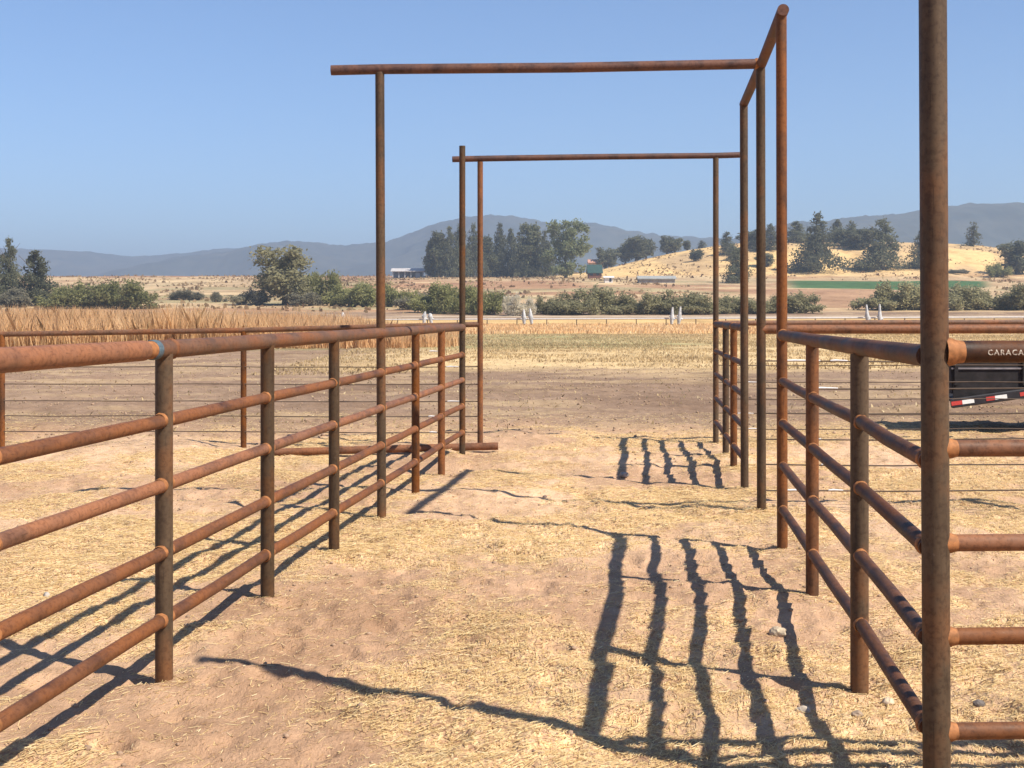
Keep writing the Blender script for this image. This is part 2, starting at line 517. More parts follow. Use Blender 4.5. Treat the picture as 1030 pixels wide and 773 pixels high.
    at_l.data.foreach_set('color', rgba.ravel())
    bm = bmesh.new(); bm.from_mesh(me); bm.verts.ensure_lookup_table()
    c0 = bm.verts[nr * na]
    for k in range(na):
        fc = bm.faces.new((c0, bm.verts[(k + 1) % na], bm.verts[k])); fc.smooth = True
    bm.to_mesh(me); bm.free(); me.update()
    # every face up
    o = link(bpy.data.objects.new('ground', me)); tag(o, kind='structure')
    return o


terrain()


# ------------------------------------------------------------------ blades: straw, stubble, tall grass
def tone_attr(me, tones, per):
    a = me.attributes.new('tone', 'FLOAT', 'FACE')
    a.data.foreach_set('value', np.repeat(tones, per).astype(np.float32))


def make_straw():
    n = 1150000
    Y = 3.0 + 18.5 * rng.random(n) ** .75
    X = (rng.random(n) * 2 - 1) * (Y * .42 + .9)
    keep = rng.random(n) < (straw_cover(X, Y) * .9 + .13) * (1 - .35 * sstep(8, 20, Y))
    X = X[keep]; Y = Y[keep]
    ex = [(px_ + rng.normal(0, .11, 240), py_ + rng.normal(-.02, .11, 240)) for px_, py_ in POSTS]      # straw caught round the posts
    X = np.concatenate([X] + [e[0] for e in ex]); Y = np.concatenate([Y] + [e[1] for e in ex]); n = len(X)
    L = .010 + .062 * rng.random(n) ** 2.2; W = .0006 + .0009 * rng.random(n) + Y * .00007
    A = rng.random(n) * 2 * pi
    bias = rng.random(n) < .45
    A[bias] = (rng.random(bias.sum()) - .5) * .9 + fbm(X[bias] / 2, Y[bias] / 2, 99, 2) * 2
    tilt = (rng.random(n) - .5) * .22
    dx, dy = np.cos(A), np.sin(A)
    z0 = ground(X, Y) + .002 + .008 * rng.random(n) * straw_cover(X, Y) + np.abs(tilt) * L * .42
    hx, hy = dx * L / 2, dy * L / 2; wx, wy = -dy * W, dx * W; hz = tilt * L / 2
    roll = (rng.random(n) - .5) * W * 1.2
    v = np.empty((n, 4, 3))
    for i, (sl, sw) in enumerate(((-1, -1), (1, -1), (1, 1), (-1, 1))):
        v[:, i, 0] = X + sl * hx + sw * wx; v[:, i, 1] = Y + sl * hy + sw * wy; v[:, i, 2] = z0 + sl * hz + sw * roll
    f = np.arange(n * 4).reshape(n, 4)
    me = mesh_np('loose_straw', v.reshape(-1, 3), f, M['straw'])
    tone_attr(me, np.clip(rng.normal(.52, .25, n), 0, 1), 1)
    tag(link(bpy.data.objects.new('loose_straw', me)), 'loose yellow straw strewn over the bare dirt of the alley', 'straw', kind='stuff')


make_straw()


def blades(name, X, Y, H, W, lean, mat, label, cat, tone=.5, tsd=.25, base=None):
    n = len(X)
    A = rng.random(n) * pi; B = rng.random(n) * 2 * pi
    z = (ground(X, Y) if base is None else base) - .02
    lx, ly = np.cos(B) * H * lean * rng.random(n), np.sin(B) * H * lean * rng.random(n)
    wx, wy = np.cos(A) * W / 2, np.sin(A) * W / 2
    v = np.empty((n, 5, 3))
    v[:, 0] = np.stack([X - wx, Y - wy, z], 1); v[:, 1] = np.stack([X + wx, Y + wy, z], 1)
    v[:, 2] = np.stack([X + wx * .9 + lx * .35, Y + wy * .9 + ly * .35, z + H * .6], 1)
    v[:, 3] = np.stack([X + lx, Y + ly, z + H], 1)
    v[:, 4] = np.stack([X - wx * .9 + lx * .35, Y - wy * .9 + ly * .35, z + H * .6], 1)
    f = np.arange(n * 5).reshape(n, 5)
    me = mesh_np(name, v.reshape(-1, 3), f, M[mat])
    tn = np.clip(rng.normal(tone, tsd * .7, n) + (fbm(X / 5, Y / 5, 111, 3) - .5) * .9, 0, 1)
    tone_attr(me, tn, 1)
    return tag(link(bpy.data.objects.new(name, me)), label, cat, kind='stuff')


# tall tawny grass beyond the back fence on the left
n = 260000
Y = 60 + 50 * rng.random(n) ** 1.2
X = -78 + 80 * rng.random(n)
lim = -4.2 - (Y - 71) * .02 + (fbm(X / 4, Y / 4, 5, 2) - .5) * 6
H = .5 + .9 * rng.random(n) ** 1.4 + .65 * sstep(.25, .75, fbm(X / 7, Y / 9, 15, 3)) + .45 * fbm(X / .9, Y / .9, 16, 2)
H *= .35 + .65 * sstep(0, 14, lim - X)
k = (X < lim) & (fbm(X / 3, Y / 3, 25, 3) > .3)
blades('tall_dry_grass', X[k], Y[k], H[k], .014 + .03 * rng.random(k.sum()), .5, 'dry_grass',
       'tall tawny dry grass beyond the back fence on the left', 'grass')
# golden verge along the far side of the field
n = 26000
Y = 100 + 60 * rng.random(n); X = -12 + 96 * rng.random(n)
H = .08 + .18 * rng.random(n) + .22 * fbm(X / 4, Y / 4, 19, 2)
blades('verge_grass', X, Y, H, .05 + .07 * rng.random(n), .8, 'dry_grass',
       'short golden grass along the far edge of the field', 'grass', .72)
# stubble rows of the field
n = 130000
Y = 34 + 66 * rng.random(n) ** .8; X = -7 + (Y * .44 + 7) * rng.random(n)
X = X[:]; k = (fbm(X / 3, Y / 2.0, 29, 3) > .42) & (Y + (fbm(X / 6, Y / 6, 33, 2) - .5) * 18 > 38)
X, Y = X[k], Y[k]; n = len(X)
blades('field_stubble', X, Y, .03 + .11 * rng.random(n), .02 + .035 * rng.random(n), 1.0, 'stubble',
       'pale yellow stubble covering the field beyond the bare brown soil', 'stubble')


# dry scrub of the slopes beyond the field, and thin weeds on the bare soil
n = 30000
Y = 236 + 400 * rng.random(n); X = -300 + 600 * rng.random(n); k = (np.abs(X) < Y * .46) & (fbm(X / 14, Y / 22, 37, 4) + rng.random(n) * .12 > .59) & ~((X > 55) & (Y < 480) & (X / Y < .37))
X, Y = X[k], Y[k]; n = len(X)
blades('dry_scrub', X, Y, .25 + .8 * rng.random(n) ** 2, .4 + .8 * rng.random(n), .8, 'scrub', 'low brown dry scrub dotting the slopes beyond the field', 'scrub', .5, .4)
n = 16000
Y = 18 + 42 * rng.random(n); X = (rng.random(n) * 2 - 1) * (Y * .44 + 2); k = fbm(X / 2.5, Y / 1.6, 39, 3) + rng.random(n) * .2 > .6
X, Y = X[k], Y[k]; n = len(X)
blades('thin_weeds', X, Y, .02 + .07 * rng.random(n) ** 2, .012 + .03 * rng.random(n), 1.4, 'stubble', 'thin dead weeds on the bare brown soil past the fences', 'weeds', .4, .4)


# dirt clods
def rock_mesh(name, seed, mat, sub=2, rough=.35):
    import bmesh
    bm = bmesh.new(); bmesh.ops.create_icosphere(bm, subdivisions=sub, radius=1)
    for vtx in bm.verts:
        c = vtx.co.copy()
        k = float(fbm(np.array([c.x * 1.3 + c.z * .9 + seed * 5]), np.array([c.y * 1.3 - c.z * .7 + seed * 3]), seed, 4)[0])
        vtx.co = c * (1 - rough + 2 * rough * k)
    me = bpy.data.meshes.new(name); bm.to_mesh(me); bm.free(); me.materials.append(mat)
    return me


def make_clods():
    base = rock_mesh('clod_shape', 3, M['stone'], 1, .7)
    bv = np.array([v.co[:] for v in base.vertices]); bf = np.array([p.vertices[:] for p in base.polygons])
    n = 11000
    Y = 3.2 + 44 * rng.random(n) ** .8; X = (rng.random(n) * 2 - 1) * (Y * .42 + 1)
    S = .004 + .012 * rng.random(n) ** 4 + .018 * (Y > 17) * rng.random(n) ** 2
    a = rng.random(n) * 2 * pi
    z = ground(X, Y) + S * .25
    v = bv[None] * S[:, None, None] * np.stack([1 + .5 * rng.random(n), 1 + .3 * rng.random(n), .6 + .3 * rng.random(n)], 1)[:, None, :]
    vx = v[..., 0] * np.cos(a)[:, None] - v[..., 1] * np.sin(a)[:, None]; vy = v[..., 0] * np.sin(a)[:, None] + v[..., 1] * np.cos(a)[:, None]
    v = np.stack([vx + X[:, None], vy + Y[:, None], v[..., 2] + z[:, None]], -1)
    f = (bf[None] + (np.arange(n) * len(bv))[:, None, None]).reshape(-1, 3)
    me = mesh_np('dirt_clods', v.reshape(-1, 3), f, simple('dry_clod_dirt', (.30, .2, .135), .95, .35, 2))
    tag(link(bpy.data.objects.new('dirt_clods', me)), 'small crumbs of dry dirt scattered over the ground', 'dirt', kind='stuff')
    bpy.data.meshes.remove(base)


make_clods()

for i, (px, py, w, lab) in enumerate((
        (808, 706, 14, 'whitish stone lying in the fifth rail shadow, near the right fence'),
        (862, 712, 13, 'dull brown stone on the dirt beside the foot of the near right post'),
        (782, 640, 20, 'flat pale stone half sunk left of the right rail shadow'),
        (628, 480, 9, 'grey stone left of the far group of rail shadows'),
        (894, 698, 15, 'flat tan stone right behind the near right post'),
        (47, 598, 8, 'small upright grey stone behind the left fence'),
        (985, 706, 13, 'dark grey stone under the lowest rail of the corner'),
        (548, 498, 6, 'small dark stone in the middle of the alley'))):
    Y = EYE * F / (py - HY); X = (px - CX) / F * Y
    o = link(bpy.data.objects.new('stone', rock_mesh('stone', 20 + i, simple('stone_%s' % ('pale', 'brown', 'cream', 'grey', 'tan', 'ash', 'dark', 'umber')[i],
             ((.42, .35, .28), (.3, .22, .16), (.43, .34, .24), (.3, .26, .23), (.5, .39, .28), (.34, .3, .27), (.14, .12, .11), (.16, .11, .09))[i], .9, .25, 30), 3)))
    s = w / F * Y / 2
    o.scale = (s, s * .8, s * (.65 if i != 5 else 1.2)); o.rotation_euler = (0, 0, i * 1.1)
    o.location = (X, Y, gz(X, Y) + s * .2)
    tag(o, lab, 'stone')


# ------------------------------------------------------------------ pipe fences
def gpost(x, y, top, r, name, mat, root, lean=(0, 0), hollow=False):
    b = MB(); z0 = gz(x, y) - .25
    n = 7
    pts = [(x + lean[0] * (i / (n - 1)), y + lean[1] * (i / (n - 1)), z0 + (top - z0) * i / (n - 1)) for i in range(n)]
    b.tube(pts, r, 24, hollow=hollow)
    # soil collar is part of the ground; a lip of weld scale at the foot is not visible
    return b.obj(name, mat, root)


def collar(b, p, d, r, mi=1, w=.02):
    """saddle weld bead where a rail meets a post"""
    d = np.array(d, float); d /= np.linalg.norm(d); p = np.array(p, float)
    k = [(-1, 1.0), (-.5, 1.07), (0, 1.12), (.5, 1.06), (1, 1.0)]
    n0 = len(b.v)
    b.tube([p + d * w * a for a, _ in k], [r * q for _, q in k], 18, mi, caps=False)
    for i in range(n0 + 18, n0 + 72):                    # lumpy bead
        q = np.array(b.v[i]); ax = p + d * np.dot(q - p, d)
        b.v[i] = tuple(ax + (q - ax) * rnd.uniform(.96, 1.09) + d * rnd.uniform(-.003, .003))


def rail_run(pts, r, root, name, mat, post_r, jz=.005, hollow=False, weld_r=None, ends=(0, 0), welds=True):
    """one rail through a row of posts: a slightly crooked pipe with weld beads both sides of every post"""
    b = MB(); q = []
    pts = [np.array(p, float) for p in pts]
    d = pts[-1] - pts[0]; d /= np.linalg.norm(d)
    line = [pts[0] - d * ends[0]] if ends[0] else []
    for i, p in enumerate(pts):
        if i:
            mid = (pts[i - 1] + p) / 2; line.append(mid + np.array((rnd.uniform(-.003, .003), 0, rnd.uniform(-.004, .002))))
        line.append(p + np.array((rnd.uniform(-.003, .003), 0, rnd.uniform(-jz, jz))))
    if ends[1]: line.append(pts[-1] + d * ends[1])
    b.tube(line, r, 20, 0, hollow=hollow)
    if welds:
        for i, p in enumerate(pts):
            for s in (-1, 1):
                if (i == 0 and s < 0) or (i == len(pts) - 1 and s > 0): continue
                collar(b, p + d * s * (post_r + .004), d, r)
    return b.obj(name, [M[mat], M['weld']], root)


HT = (1.496, 1.177, .885, .584, .279)
PR = .0375

# ---- left alley fence
root = empty('pipe_fence', (LP['P1'][0], LP['P1'][1], gz(*LP['P1'])), 'long rusty five rail pipe fence along the left side of the alley', 'fence')
for k in ('Pm', 'P0', 'P1', 'P2', 'P3', 'P5', 'P6'):
    x, y = LP[k]; gpost(x, y, HT[0] - .02, PR + (.002 if k in ('P1', 'P2') else 0), 'post', M['post'] if k != 'P5' and k != 'P6' else M['post_rusty'], root)
run = [LP[k] for k in ('Pm', 'P0', 'P1', 'P2', 'P3', 'P4', 'P5', 'P6', 'P7')]
tr = [(x, y, HT[0] + .004 * (i % 2)) for i, (x, y) in enumerate(run)]
# top rail: a rust-red near length and a brown far length, joined by a reducer just short of the second post
dj = np.array(tr[2]) - np.array(tr[1]); dj /= np.linalg.norm(dj)
j0 = np.array(tr[2]) - dj * .155
b = MB(); b.tube([np.array(tr[0]) - dj * .6, tr[0], tr[1], j0 - dj * .09], [.0445, .0445, .0445, .0445], 22, 0)
b.tube([j0 - dj * .093, j0 - dj * .073], [.033, .033], 18, 2, caps=False)  # short dark sleeve, its colour painting the shadow in the joint gap
b.tube([j0 - dj * .075, j0 - dj * .03, j0 + dj * .005], [.036, .039, .041], 22, 1)
b.obj('near_top_rail', [M['rail'], M['weld'], M['shade_dark_rail']], root)
b = MB(); b.tube([j0 + dj * .002] + [np.array(t) + np.array((0, 0, rnd.uniform(-.003, .003))) for t in tr[2:]], .042, 22, 0)
collar(b, np.array(tr[2]) + dj * .075, dj, .042, 1, .018)
b.obj('top_rail', [M['top_rail'], M['rail']], root)
b = MB(); b.tube([j0 - dj * .002, j0 + dj * .012, j0 + dj * .045, j0 + dj * .05], [.042, .0452, .0452, .0425], 22)
b.obj('blue_collar', M['paint_ring'], root)['label'] = 'blue painted ring on the top rail joint'
for h in HT[1:]:
    rail_run([(x, y, h) for x, y in run], .030, root, 'rail', 'rail', PR, ends=(.6, 0))

# ---- right near fence, from the corner post to the first overhead post
root = empty('pipe_fence', (Q2[0], Q2[1], gz(*Q2)), 'dark rusty pipe fence along the right side of the alley with a tall corner post', 'fence')
cp = gpost(Q1[0], Q1[1], 3.98, .0455, 'corner_post', M['post'], root, lean=(-.022, 0))
cp['label'] = 'thick tall olive brown corner post'
gpost(Q2[0], Q2[1], HT[0] - .02, .040, 'post', M['post'], root)
gpost(Q3[0], Q3[1], HT[0] - .02, .037, 'post', M['post_rusty'], root)
q1in = (1.397, 4.345)
b = MB(); b.tube([(*q1in, 1.515), (Q2[0], Q2[1], 1.508), (Q3[0], Q3[1], 1.503), (Q4[0], Q4[1], 1.503)], .038, 20)
collar(b, (Q4[0] - .004, Q4[1] - .04, 1.503), (Q4[0] - Q3[0], Q4[1] - Q3[1], 0), .038)
b.obj('top_rail', [M['shade_dark_rail'], M['weld']], root)
for h in HT[1:]:
    rail_run([(*q1in, h - .012), (Q2[0], Q2[1], h), (Q3[0], Q3[1], h), (Q4[0], Q4[1], h)], .029, root, 'rail', 'shade_dark_rail', PR)

# ---- fence turning right at the corner post
root = empty('pipe_fence', (Q1[0] + .05, Q1[1], gz(*Q1)), 'rusty pipe fence turning right from the tall corner post, lettering on its top rail', 'fence')
def perp(h0): return [(Q1[0], Q1[1], h0), (Q1[0] + 1.52, Q1[1] + .05, h0 + .004), (Q1[0] + 3.04, Q1[1] + .1, h0 + .004)]
ZT = EYE - 39.3 / F * Q1[1]
for h, r, m, nm in ((ZT, .0375, 'shade_dark_rail', 'top_rail'),) + tuple((EYE - (py - HY) / F * Q1[1], .0285, 'rail', 'rail') for py in (451.5, 546.5, 640.5, 736)):
    b = MB(); pp = [np.array(p) for p in perp(h)]; d = pp[-1] - pp[0]; d /= np.linalg.norm(d)
    b.tube(pp, r, 24)
    k = [(.02, 1.36), (.035, 1.32), (.052, 1.2), (.066, 1.06), (.085, 1.005)] if nm == 'top_rail' else [(.02, 1.25), (.045, 1.18), (.055, 1.07), (.064, 1.0)]
    b.tube([pp[0] + d * (a + .0) for a, _ in k], [r * q for _, q in k], 24, 1, caps=False)
    b.obj(nm, [M[m], M['weld']], root)
for x in (1.52, 3.04):
    gpost(Q1[0] + x, Q1[1] + .05 * x / 1.52, ZT - .02, PR, 'post', M['post'], root)
# stencilled letters wrapped on the pipe
cu = bpy.data.curves.new('stencil', 'FONT'); cu.body = 'CARACA'; cu.size = .0255; cu.space_character = 1.28; cu.resolution_u = 3; cu.offset = .0007
to = link(bpy.data.objects.new('stencil', cu)); bpy.context.view_layer.update()
tm = bpy.data.meshes.new_from_object(to.evaluated_get(bpy.context.evaluated_depsgraph_get()))
x_start = P(990, 0, Q1[1])[0]
import bmesh
bmx = bmesh.new(); bmx.from_mesh(tm)
bmesh.ops.subdivide_edges(bmx, edges=bmx.edges[:], cuts=1)
bmesh.ops.triangulate(bmx, faces=bmx.faces[:])
rt = .0381
for vt in bmx.verts:
    a = (vt.co.y - .009) / rt
    X = x_start + vt.co.x; Yc = Q1[1] + .05 * (X - Q1[0]) / 1.52
    vt.co = (X - root.location.x, Yc - rt * cos(a) - root.location.y, ZT + rt * sin(a) - root.location.z)
bmx.to_mesh(tm); bmx.free()
bpy.data.objects.remove(to)
mt, nt, bs = newmat('worn_white_stencil')
f = pos_noise(nt, 190, 3, .7); nt.links.new(ramp(nt, f, [(.42, (.16, .09, .06)), (.56, (.55, .49, .41))]), bs.inputs['Base Color'])
tm.materials.clear(); tm.materials.append(mt)
lt = link(bpy.data.objects.new('stencil_lettering', tm)); lt.parent = root
lt['label'] = 'worn white stencilled letters CARACA'

# ---- right far fence (beyond the open gate gap)
root = empty('pipe_fence', (Q7[0], Q7[1], gz(*Q7)), 'short far pipe fence on the right, beyond the opening under the overhead beam', 'fence')
for q, m in ((Q7, 'post_rusty'), (Q8, 'post')):
    gpost(q[0], q[1], HT[0], PR - .001, 'post', M[m], root)
rail_run([(q[0], q[1], 1.52) for q in (Q6, Q7, Q8, Q9)], .037, root, 'top_rail', 'shade_dark_rail', PR)
for h in HT[1:]:
    rail_run([(q[0], q[1], h) for q in (Q6, Q7, Q8, Q9)], .028, root, 'rail', 'shade_dark_rail', PR)

# ---- overhead frames
X4, Y4 = LP['P4']
root = empty('overhead_frame', (X4, Y4, gz(X4, Y4)), 'tall near overhead pipe frame with a long side beam on the right', 'overhead frame')
CB = EYE + 244.5 / F * Y4
gpost(X4, Y4, CB - .02, PR, 'tall_post', M['post'], root, (-.016, 0))
ztop = [P(0, 12, Q4[1])[2], P(0, 64.5, Q5[1])[2], P(0, 103, Q6[1])[2]]
for q, z, m in ((Q4, ztop[0], 'post_rusty'), (Q5, ztop[1], 'post'), (Q6, ztop[2], 'post')):
    gpost(q[0], q[1], z - .02, PR, 'tall_post', M[m], root, (-.008, 0))
xl = P(333, 0, Y4)[0]
b = MB(); e1 = (Q5[0] - .035, Q5[1], P(0, 64.5, Q5[1])[2]); zl = P(0, 71, Y4)[2]
b.tube([(xl, Y4, zl), (X4, Y4, zl + (e1[2] - zl) * .12 + .002), ((X4 + e1[0]) / 2, (Y4 + e1[1]) / 2, (zl + e1[2]) / 2 - .004), e1], .041, 22, hollow=True)
collar(b, (e1[0] - .002, e1[1], e1[2]), (1, 0, 0), .041)
b.obj('crossbar', [M['overhead'], M['weld']], root)
b = MB(); d = np.array((Q4[0] - Q6[0], Q4[1] - Q6[1], ztop[0] - ztop[2])); d /= np.linalg.norm(d)
s0 = np.array((Q6[0], Q6[1], ztop[2])) - d * .1; s2 = np.array((Q4[0], Q4[1], ztop[0])) + d * .05
b.tube([s0, (Q6[0], Q6[1], ztop[2]), (Q5[0], Q5[1], ztop[1]), (Q4[0], Q4[1], ztop[0]), s2], .041, 22)
b.obj('side_beam', M['overhead'], root)

root = empty('overhead_frame', (P8[0], P8[1], gz(*P8)), 'smaller looking far overhead pipe frame seen through the near one', 'overhead frame')
x7, y7 = LP['P7']
gpost(x7, y7, P(0, 147, y7)[2], PR - .002, 'tall_post', M['post'], root, hollow=True)
gpost(P8[0], P8[1], P(0, 163, P8[1])[2], .034, 'tall_post', M['post_rusty'], root)
gpost(Q9[0], Q9[1], P(0, 159, Q9[1])[2], .036, 'tall_post', M['post'], root)
b = MB(); b.tube([P(455, 160.5, 15.83), P(483, 159.8, P8[1]), P(600, 158, 16.1), P(720, 156.8, Q9[1]), P(746, 156, Q9[1] + .04)], .037, 20, hollow=True)
b.obj('crossbar', M['overhead'], root)


# ---- pipe and cable fences across the back
def cable_fence(name, label, posts, rail_pts, r, heights, tens, railmat, ends):
    x0, y0 = ends[0]; x1, y1 = ends[1]
    rt = empty(name, ((x0 + x1) / 2, (y0 + y1) / 2, 0), label, 'fence')
    for (x, y, top) in posts: gpost(x, y, top, .036, 'post', M['post_rusty'], rt)
    b = MB(); b.tube(rail_pts, r, 18); b.obj('top_rail', M[railmat], rt)
    for h in heights:
        b = MB(); pts = []
        for i in range(13):
            t = i / 12
            sag = -.010 * sin(pi * ((t * 3) % 1)) + rnd.uniform(-.004, .004)
            pts.append((x0 + (x1 - x0) * t, y0 + (y1 - y0) * t, h + sag))
        b.tube(pts, .0066, 6); b.obj('cable', M['cable'], rt)
    for (px, h, ln) in tens:
        t = None; Y = (y0 + y1) / 2
        for _ in range(3):
            X = (px - CX) / F * Y; t = (X - x0) / (x1 - x0); Y = y0 + (y1 - y0) * t
        b = MB(); b.tube([(X, Y - .006, h), (X + ln * .3, Y - .006, h + .002), (X + ln, Y - .006, h - .001)], [.006, .009, .005], 8); b.obj('cable_tensioner', M['white_plastic'], rt)
    return rt


pl = [(P(2, 0, 16.1)[0], 16.1), (P(245, 0, 16.0)[0], 16.0)]
cable_fence('cable_fence', 'pipe and cable fence crossing the back on the left, ahead of the tall grass',
            [(pl[0][0], 16.1, 1.39), (pl[1][0], 16.0, 1.43), (-9.4, 16.2, 1.36)],
            [(-11, 16.25, 1.35), P(2, 336.5, 16.1), P(245, 332.5, 16.0), P(400, 328.5, 15.92), P(484, 326.5, P8[1])], .033,
            (1.0, .785, .575, .39, .195), ((449, 1.0, .16), (449, .785, .17), (450, .575, .16), (432, 1.19, .1), (431, .39, .09), (432, .195, .09)), 'top_rail', ((-11, 16.25), P8))
cable_fence('cable_fence', 'farthest pipe and cable fence on the right, its sunlit top rail running out of view',
            [(Q9[0] + 2.93, Q9[1] + .05, 1.5), (Q9[0] + 5.9, Q9[1] + .1, 1.5), (Q9[0] + 8.8, Q9[1] + .15, 1.5)],
            [(Q9[0], Q9[1], 1.53), (Q9[0] + 4, Q9[1] + .05, 1.545), (Q9[0] + 10, Q9[1] + .15, 1.55)], .034,
            (1.0, .785, .575, .39, .195), ((745, .785, .2), (742, .39, .2), (752, .195, .16)), 'top_rail', (Q9, (Q9[0] + 10, Q9[1] + .15)))
cable_fence('cable_fence', 'middle pipe and cable fence on the right, rust red top rail behind the corner post',
            [(Q5[0] + 2.95, Q5[1] + .03, 1.5), (Q5[0] + 5.9, Q5[1] + .1, 1.5)],
            [(Q5[0], Q5[1], 1.525), (Q5[0] + 3, Q5[1] + .03, 1.53), (Q5[0] + 6.5, Q5[1] + .1, 1.535)], .038,
            (1.27, 1.045, .84, .63, .42, .21), ((788, 1.27, .3), (835, 1.27, .14), (818, 1.045, .2), (806, .63, .16), (826, .42, .1), (790, .21, .2), (833, .21, .12)), 'rail', (Q5, (Q5[0] + 6.5, Q5[1] + .1)))

# loose pipe lying on the ground
b = MB(); xa, xb_ = P(272, 0, 15.25)[0], P(501, 0, 15.3)[0]
b.tube([(xa, 15.25, gz(xa, 15.25) + .05), ((xa + xb_) / 2, 15.27, .05), (xb_, 15.3, gz(xb_, 15.3) + .055)], .045, 18, hollow=True)
tag(b.obj('loose_pipe', M['rail']), 'rusty pipe lying on the ground at the far end of the left fence', 'pipe')


# ------------------------------------------------------------------ trailer on the right
def trailer():
    Y0, Y1 = 18.0, 19.25
    blk = simple('black_trailer_paint', (.022, .02, .024), .45, .3, 6, .4)
    blk2 = simple('dusty_black_boards', (.02, .017, .018), .7, .4, 9, .2)
    red = simple('red_reflective_tape', (.5, .05, .04), .4, .1, 30, .5); wht = simple('white_reflective_tape', (.78, .78, .76), .4, .06, 30, .5)
    tyre = simple('tyre_rubber', (.02, .02, .02), .85, .2, 10); steel = simple('galvanised_trim', (.2, .18, .19), .6, .3, 10, .3)
    x0 = P(958, 0, Y0)[0]
    rt = empty('utility_trailer', (x0 + 2.6, (Y0 + Y1) / 2, gz(x0 + 2.6, 18.6)), 'black flat trailer with red and white reflective tape on its sloping tail', 'trailer')
    xs = x0 + 1.75; z0, z1 = .41, .62 + .06
    sl = math.atan2(.66 - .42, 1.75 - .0)
    for nm, y in (('side_beam', Y0), ('side_beam', Y1)):
        b = MB()
        L = 1.8
        b.box((x0 + .875, y, .52), (L, .07, .13), 0, 0, sl, .012)
        b.box((xs + 1.65, y, .665), (3.3, .07, .13), 0, 0, 0, .012)
        b.obj(nm, blk, rt)
    b = MB(); b.box((x0 + .875, (Y0 + Y1) / 2, .56), (1.72, Y1 - Y0 - .08, .05), 0, 0, sl); b.box((xs + 1.65, (Y0 + Y1) / 2, .70), (3.25, Y1 - Y0 - .08, .05)); b.obj('deck', blk2, rt)
    b = MB()
    b.box((x0 + 2.45, Y0 + .06, .90), (4.9, .03, .40), 0, 0, 0, .006)
    b.add([(x0 + .03, Y0 + .045, .45), (x0 + 1.8, Y0 + .045, .69), (x0 + 1.8, Y0 + .045, .71), (x0 + .03, Y0 + .045, .71), (x0 + .03, Y0 + .075, .45), (x0 + 1.8, Y0 + .075, .69), (x0 + 1.8, Y0 + .075, .71), (x0 + .03, Y0 + .075, .71)],
          [(0, 1, 2, 3), (7, 6, 5, 4), (0, 4, 5, 1), (1, 5, 6, 2), (2, 6, 7, 3), (3, 7, 4, 0)], 0)
    for i in range(6): b.box((x0 + .06 + i * .95, Y0 + .03, .88), (.05, .04, .46), 0, 0, 0, .004)
    b.obj('side_panel', blk2, rt)
    b = MB(); b.box((x0 + 2.45, Y0 + .035, .885), (4.9, .02, .022)); b.obj('trim_strip', steel, rt)
    b = MB(); b.box((x0 + 3.4, Y0 + .0315, .825), (3.0, .018, .028)); b.obj('trim_strip', steel, rt)
    b = MB(); b.box((x0 + .05, (Y0 + Y1) / 2, .78), (.05, Y1 - Y0 - .2, .5), 0, 0, 0, .006); b.obj('tail_gate', blk2, rt)
    for (a, c, mi) in ((957, 968, 0), (968, 980, 1), (992, 1001, 0), (1001, 1013, 1), (1026, 1037, 0), (1037, 1048, 1)):
        b = MB(); xa, xb = P(a, 0, Y0 - .04)[0], P(c, 0, Y0 - .04)[0]; xm = (xa + xb) / 2
        b.box((xm, Y0 - .0375, .52 + (xm - x0 - .875) * math.tan(sl)), ((xb - xa), .004, .055), 0, 0, sl)
        b.obj('reflective_tape', (red, wht)[mi], rt)
    for dx in (2.9, 3.75):
        for y in (Y0 - .12, Y1 + .12):
            b = MB(); b.tube([(x0 + dx, y - .1, .36), (x0 + dx, y - .08, .36), (x0 + dx, y + .08, .36), (x0 + dx, y + .1, .36)], [.30, .355, .355, .30], 28)
            w = b.obj('wheel', tyre, rt)
            b = MB(); b.tube([(x0 + dx, y - .108, .36), (x0 + dx, y + .108, .36)], [.19, .19], 20)
            r_ = b.obj('rim', steel, None); r_.parent = w; r_.location = (x0 + dx - rt.location.x, y - rt.location.y, .17 - rt.location.z)
    b = MB(); b.box((x0 + 3.3, Y0 - .12, .76), (1.75, .26, .03), 0, 0, 0, .01); b.obj('fender', blk, rt)
    b = MB(); b.tube([(x0 + 5.0, Y0 + .1, .64), (x0 + 6.3, (Y0 + Y1) / 2, .55)], .04, 10); b.tube([(x0 + 5.0, Y1 - .1, .64), (x0 + 6.3, (Y0 + Y1) / 2, .55)], .04, 10); b.tube([(x0 + 6.1, (Y0 + Y1) / 2 + .02, .02), (x0 + 6.1, (Y0 + Y1) / 2 + .02, .8)], .03, 10)
    b.obj('tongue', blk, rt)


trailer()


# ------------------------------------------------------------------ far field fence: pairs of white posts with a pale rail
YF = 150.0
rt = empty('field_fence', (20, YF, macro(20, YF)), 'low pale grey rail with pairs of white posts across the far end of the field', 'fence')
for (px, t) in ((427, 311), (433, 313), (527, 309), (534, 308), (676, 306.5), (683.5, 306), (872.5, 304), (885, 303.5), (1060, 303), (1068, 303), (345, 312)):
    x, y, z = P(px, t + 2.5, YF); g = float(macro(x, y)); b = MB(); ln = rnd.uniform(-.12, .12)
    b.tube([(x - ln, y, g + .25), (x - ln * .6, y, g + .5), (x, y, g + 1.0), (x + ln * .3, y, g + 1.35), (x + ln, y, z)], [.16, .2, .27, .2, .09], 10)
    b.tube([(x + .32, y - .05, g + .75), (x - .3, y + .05, g + 1.2)], .13, 8)
    b.tube([(x - ln, y, g - .2), (x - ln, y, g + .3)], .13, 8, 1)
    b.obj('white_post', [M['white_paint'], M['bark']], rt)
pts = []
for i, px in enumerate(np.linspace(384, 1100, 40)):
    x, y, z = P(px, 321.8 - (px - 384) / 700 * 2.6, YF + .5)
    pts.append((x, y, z))
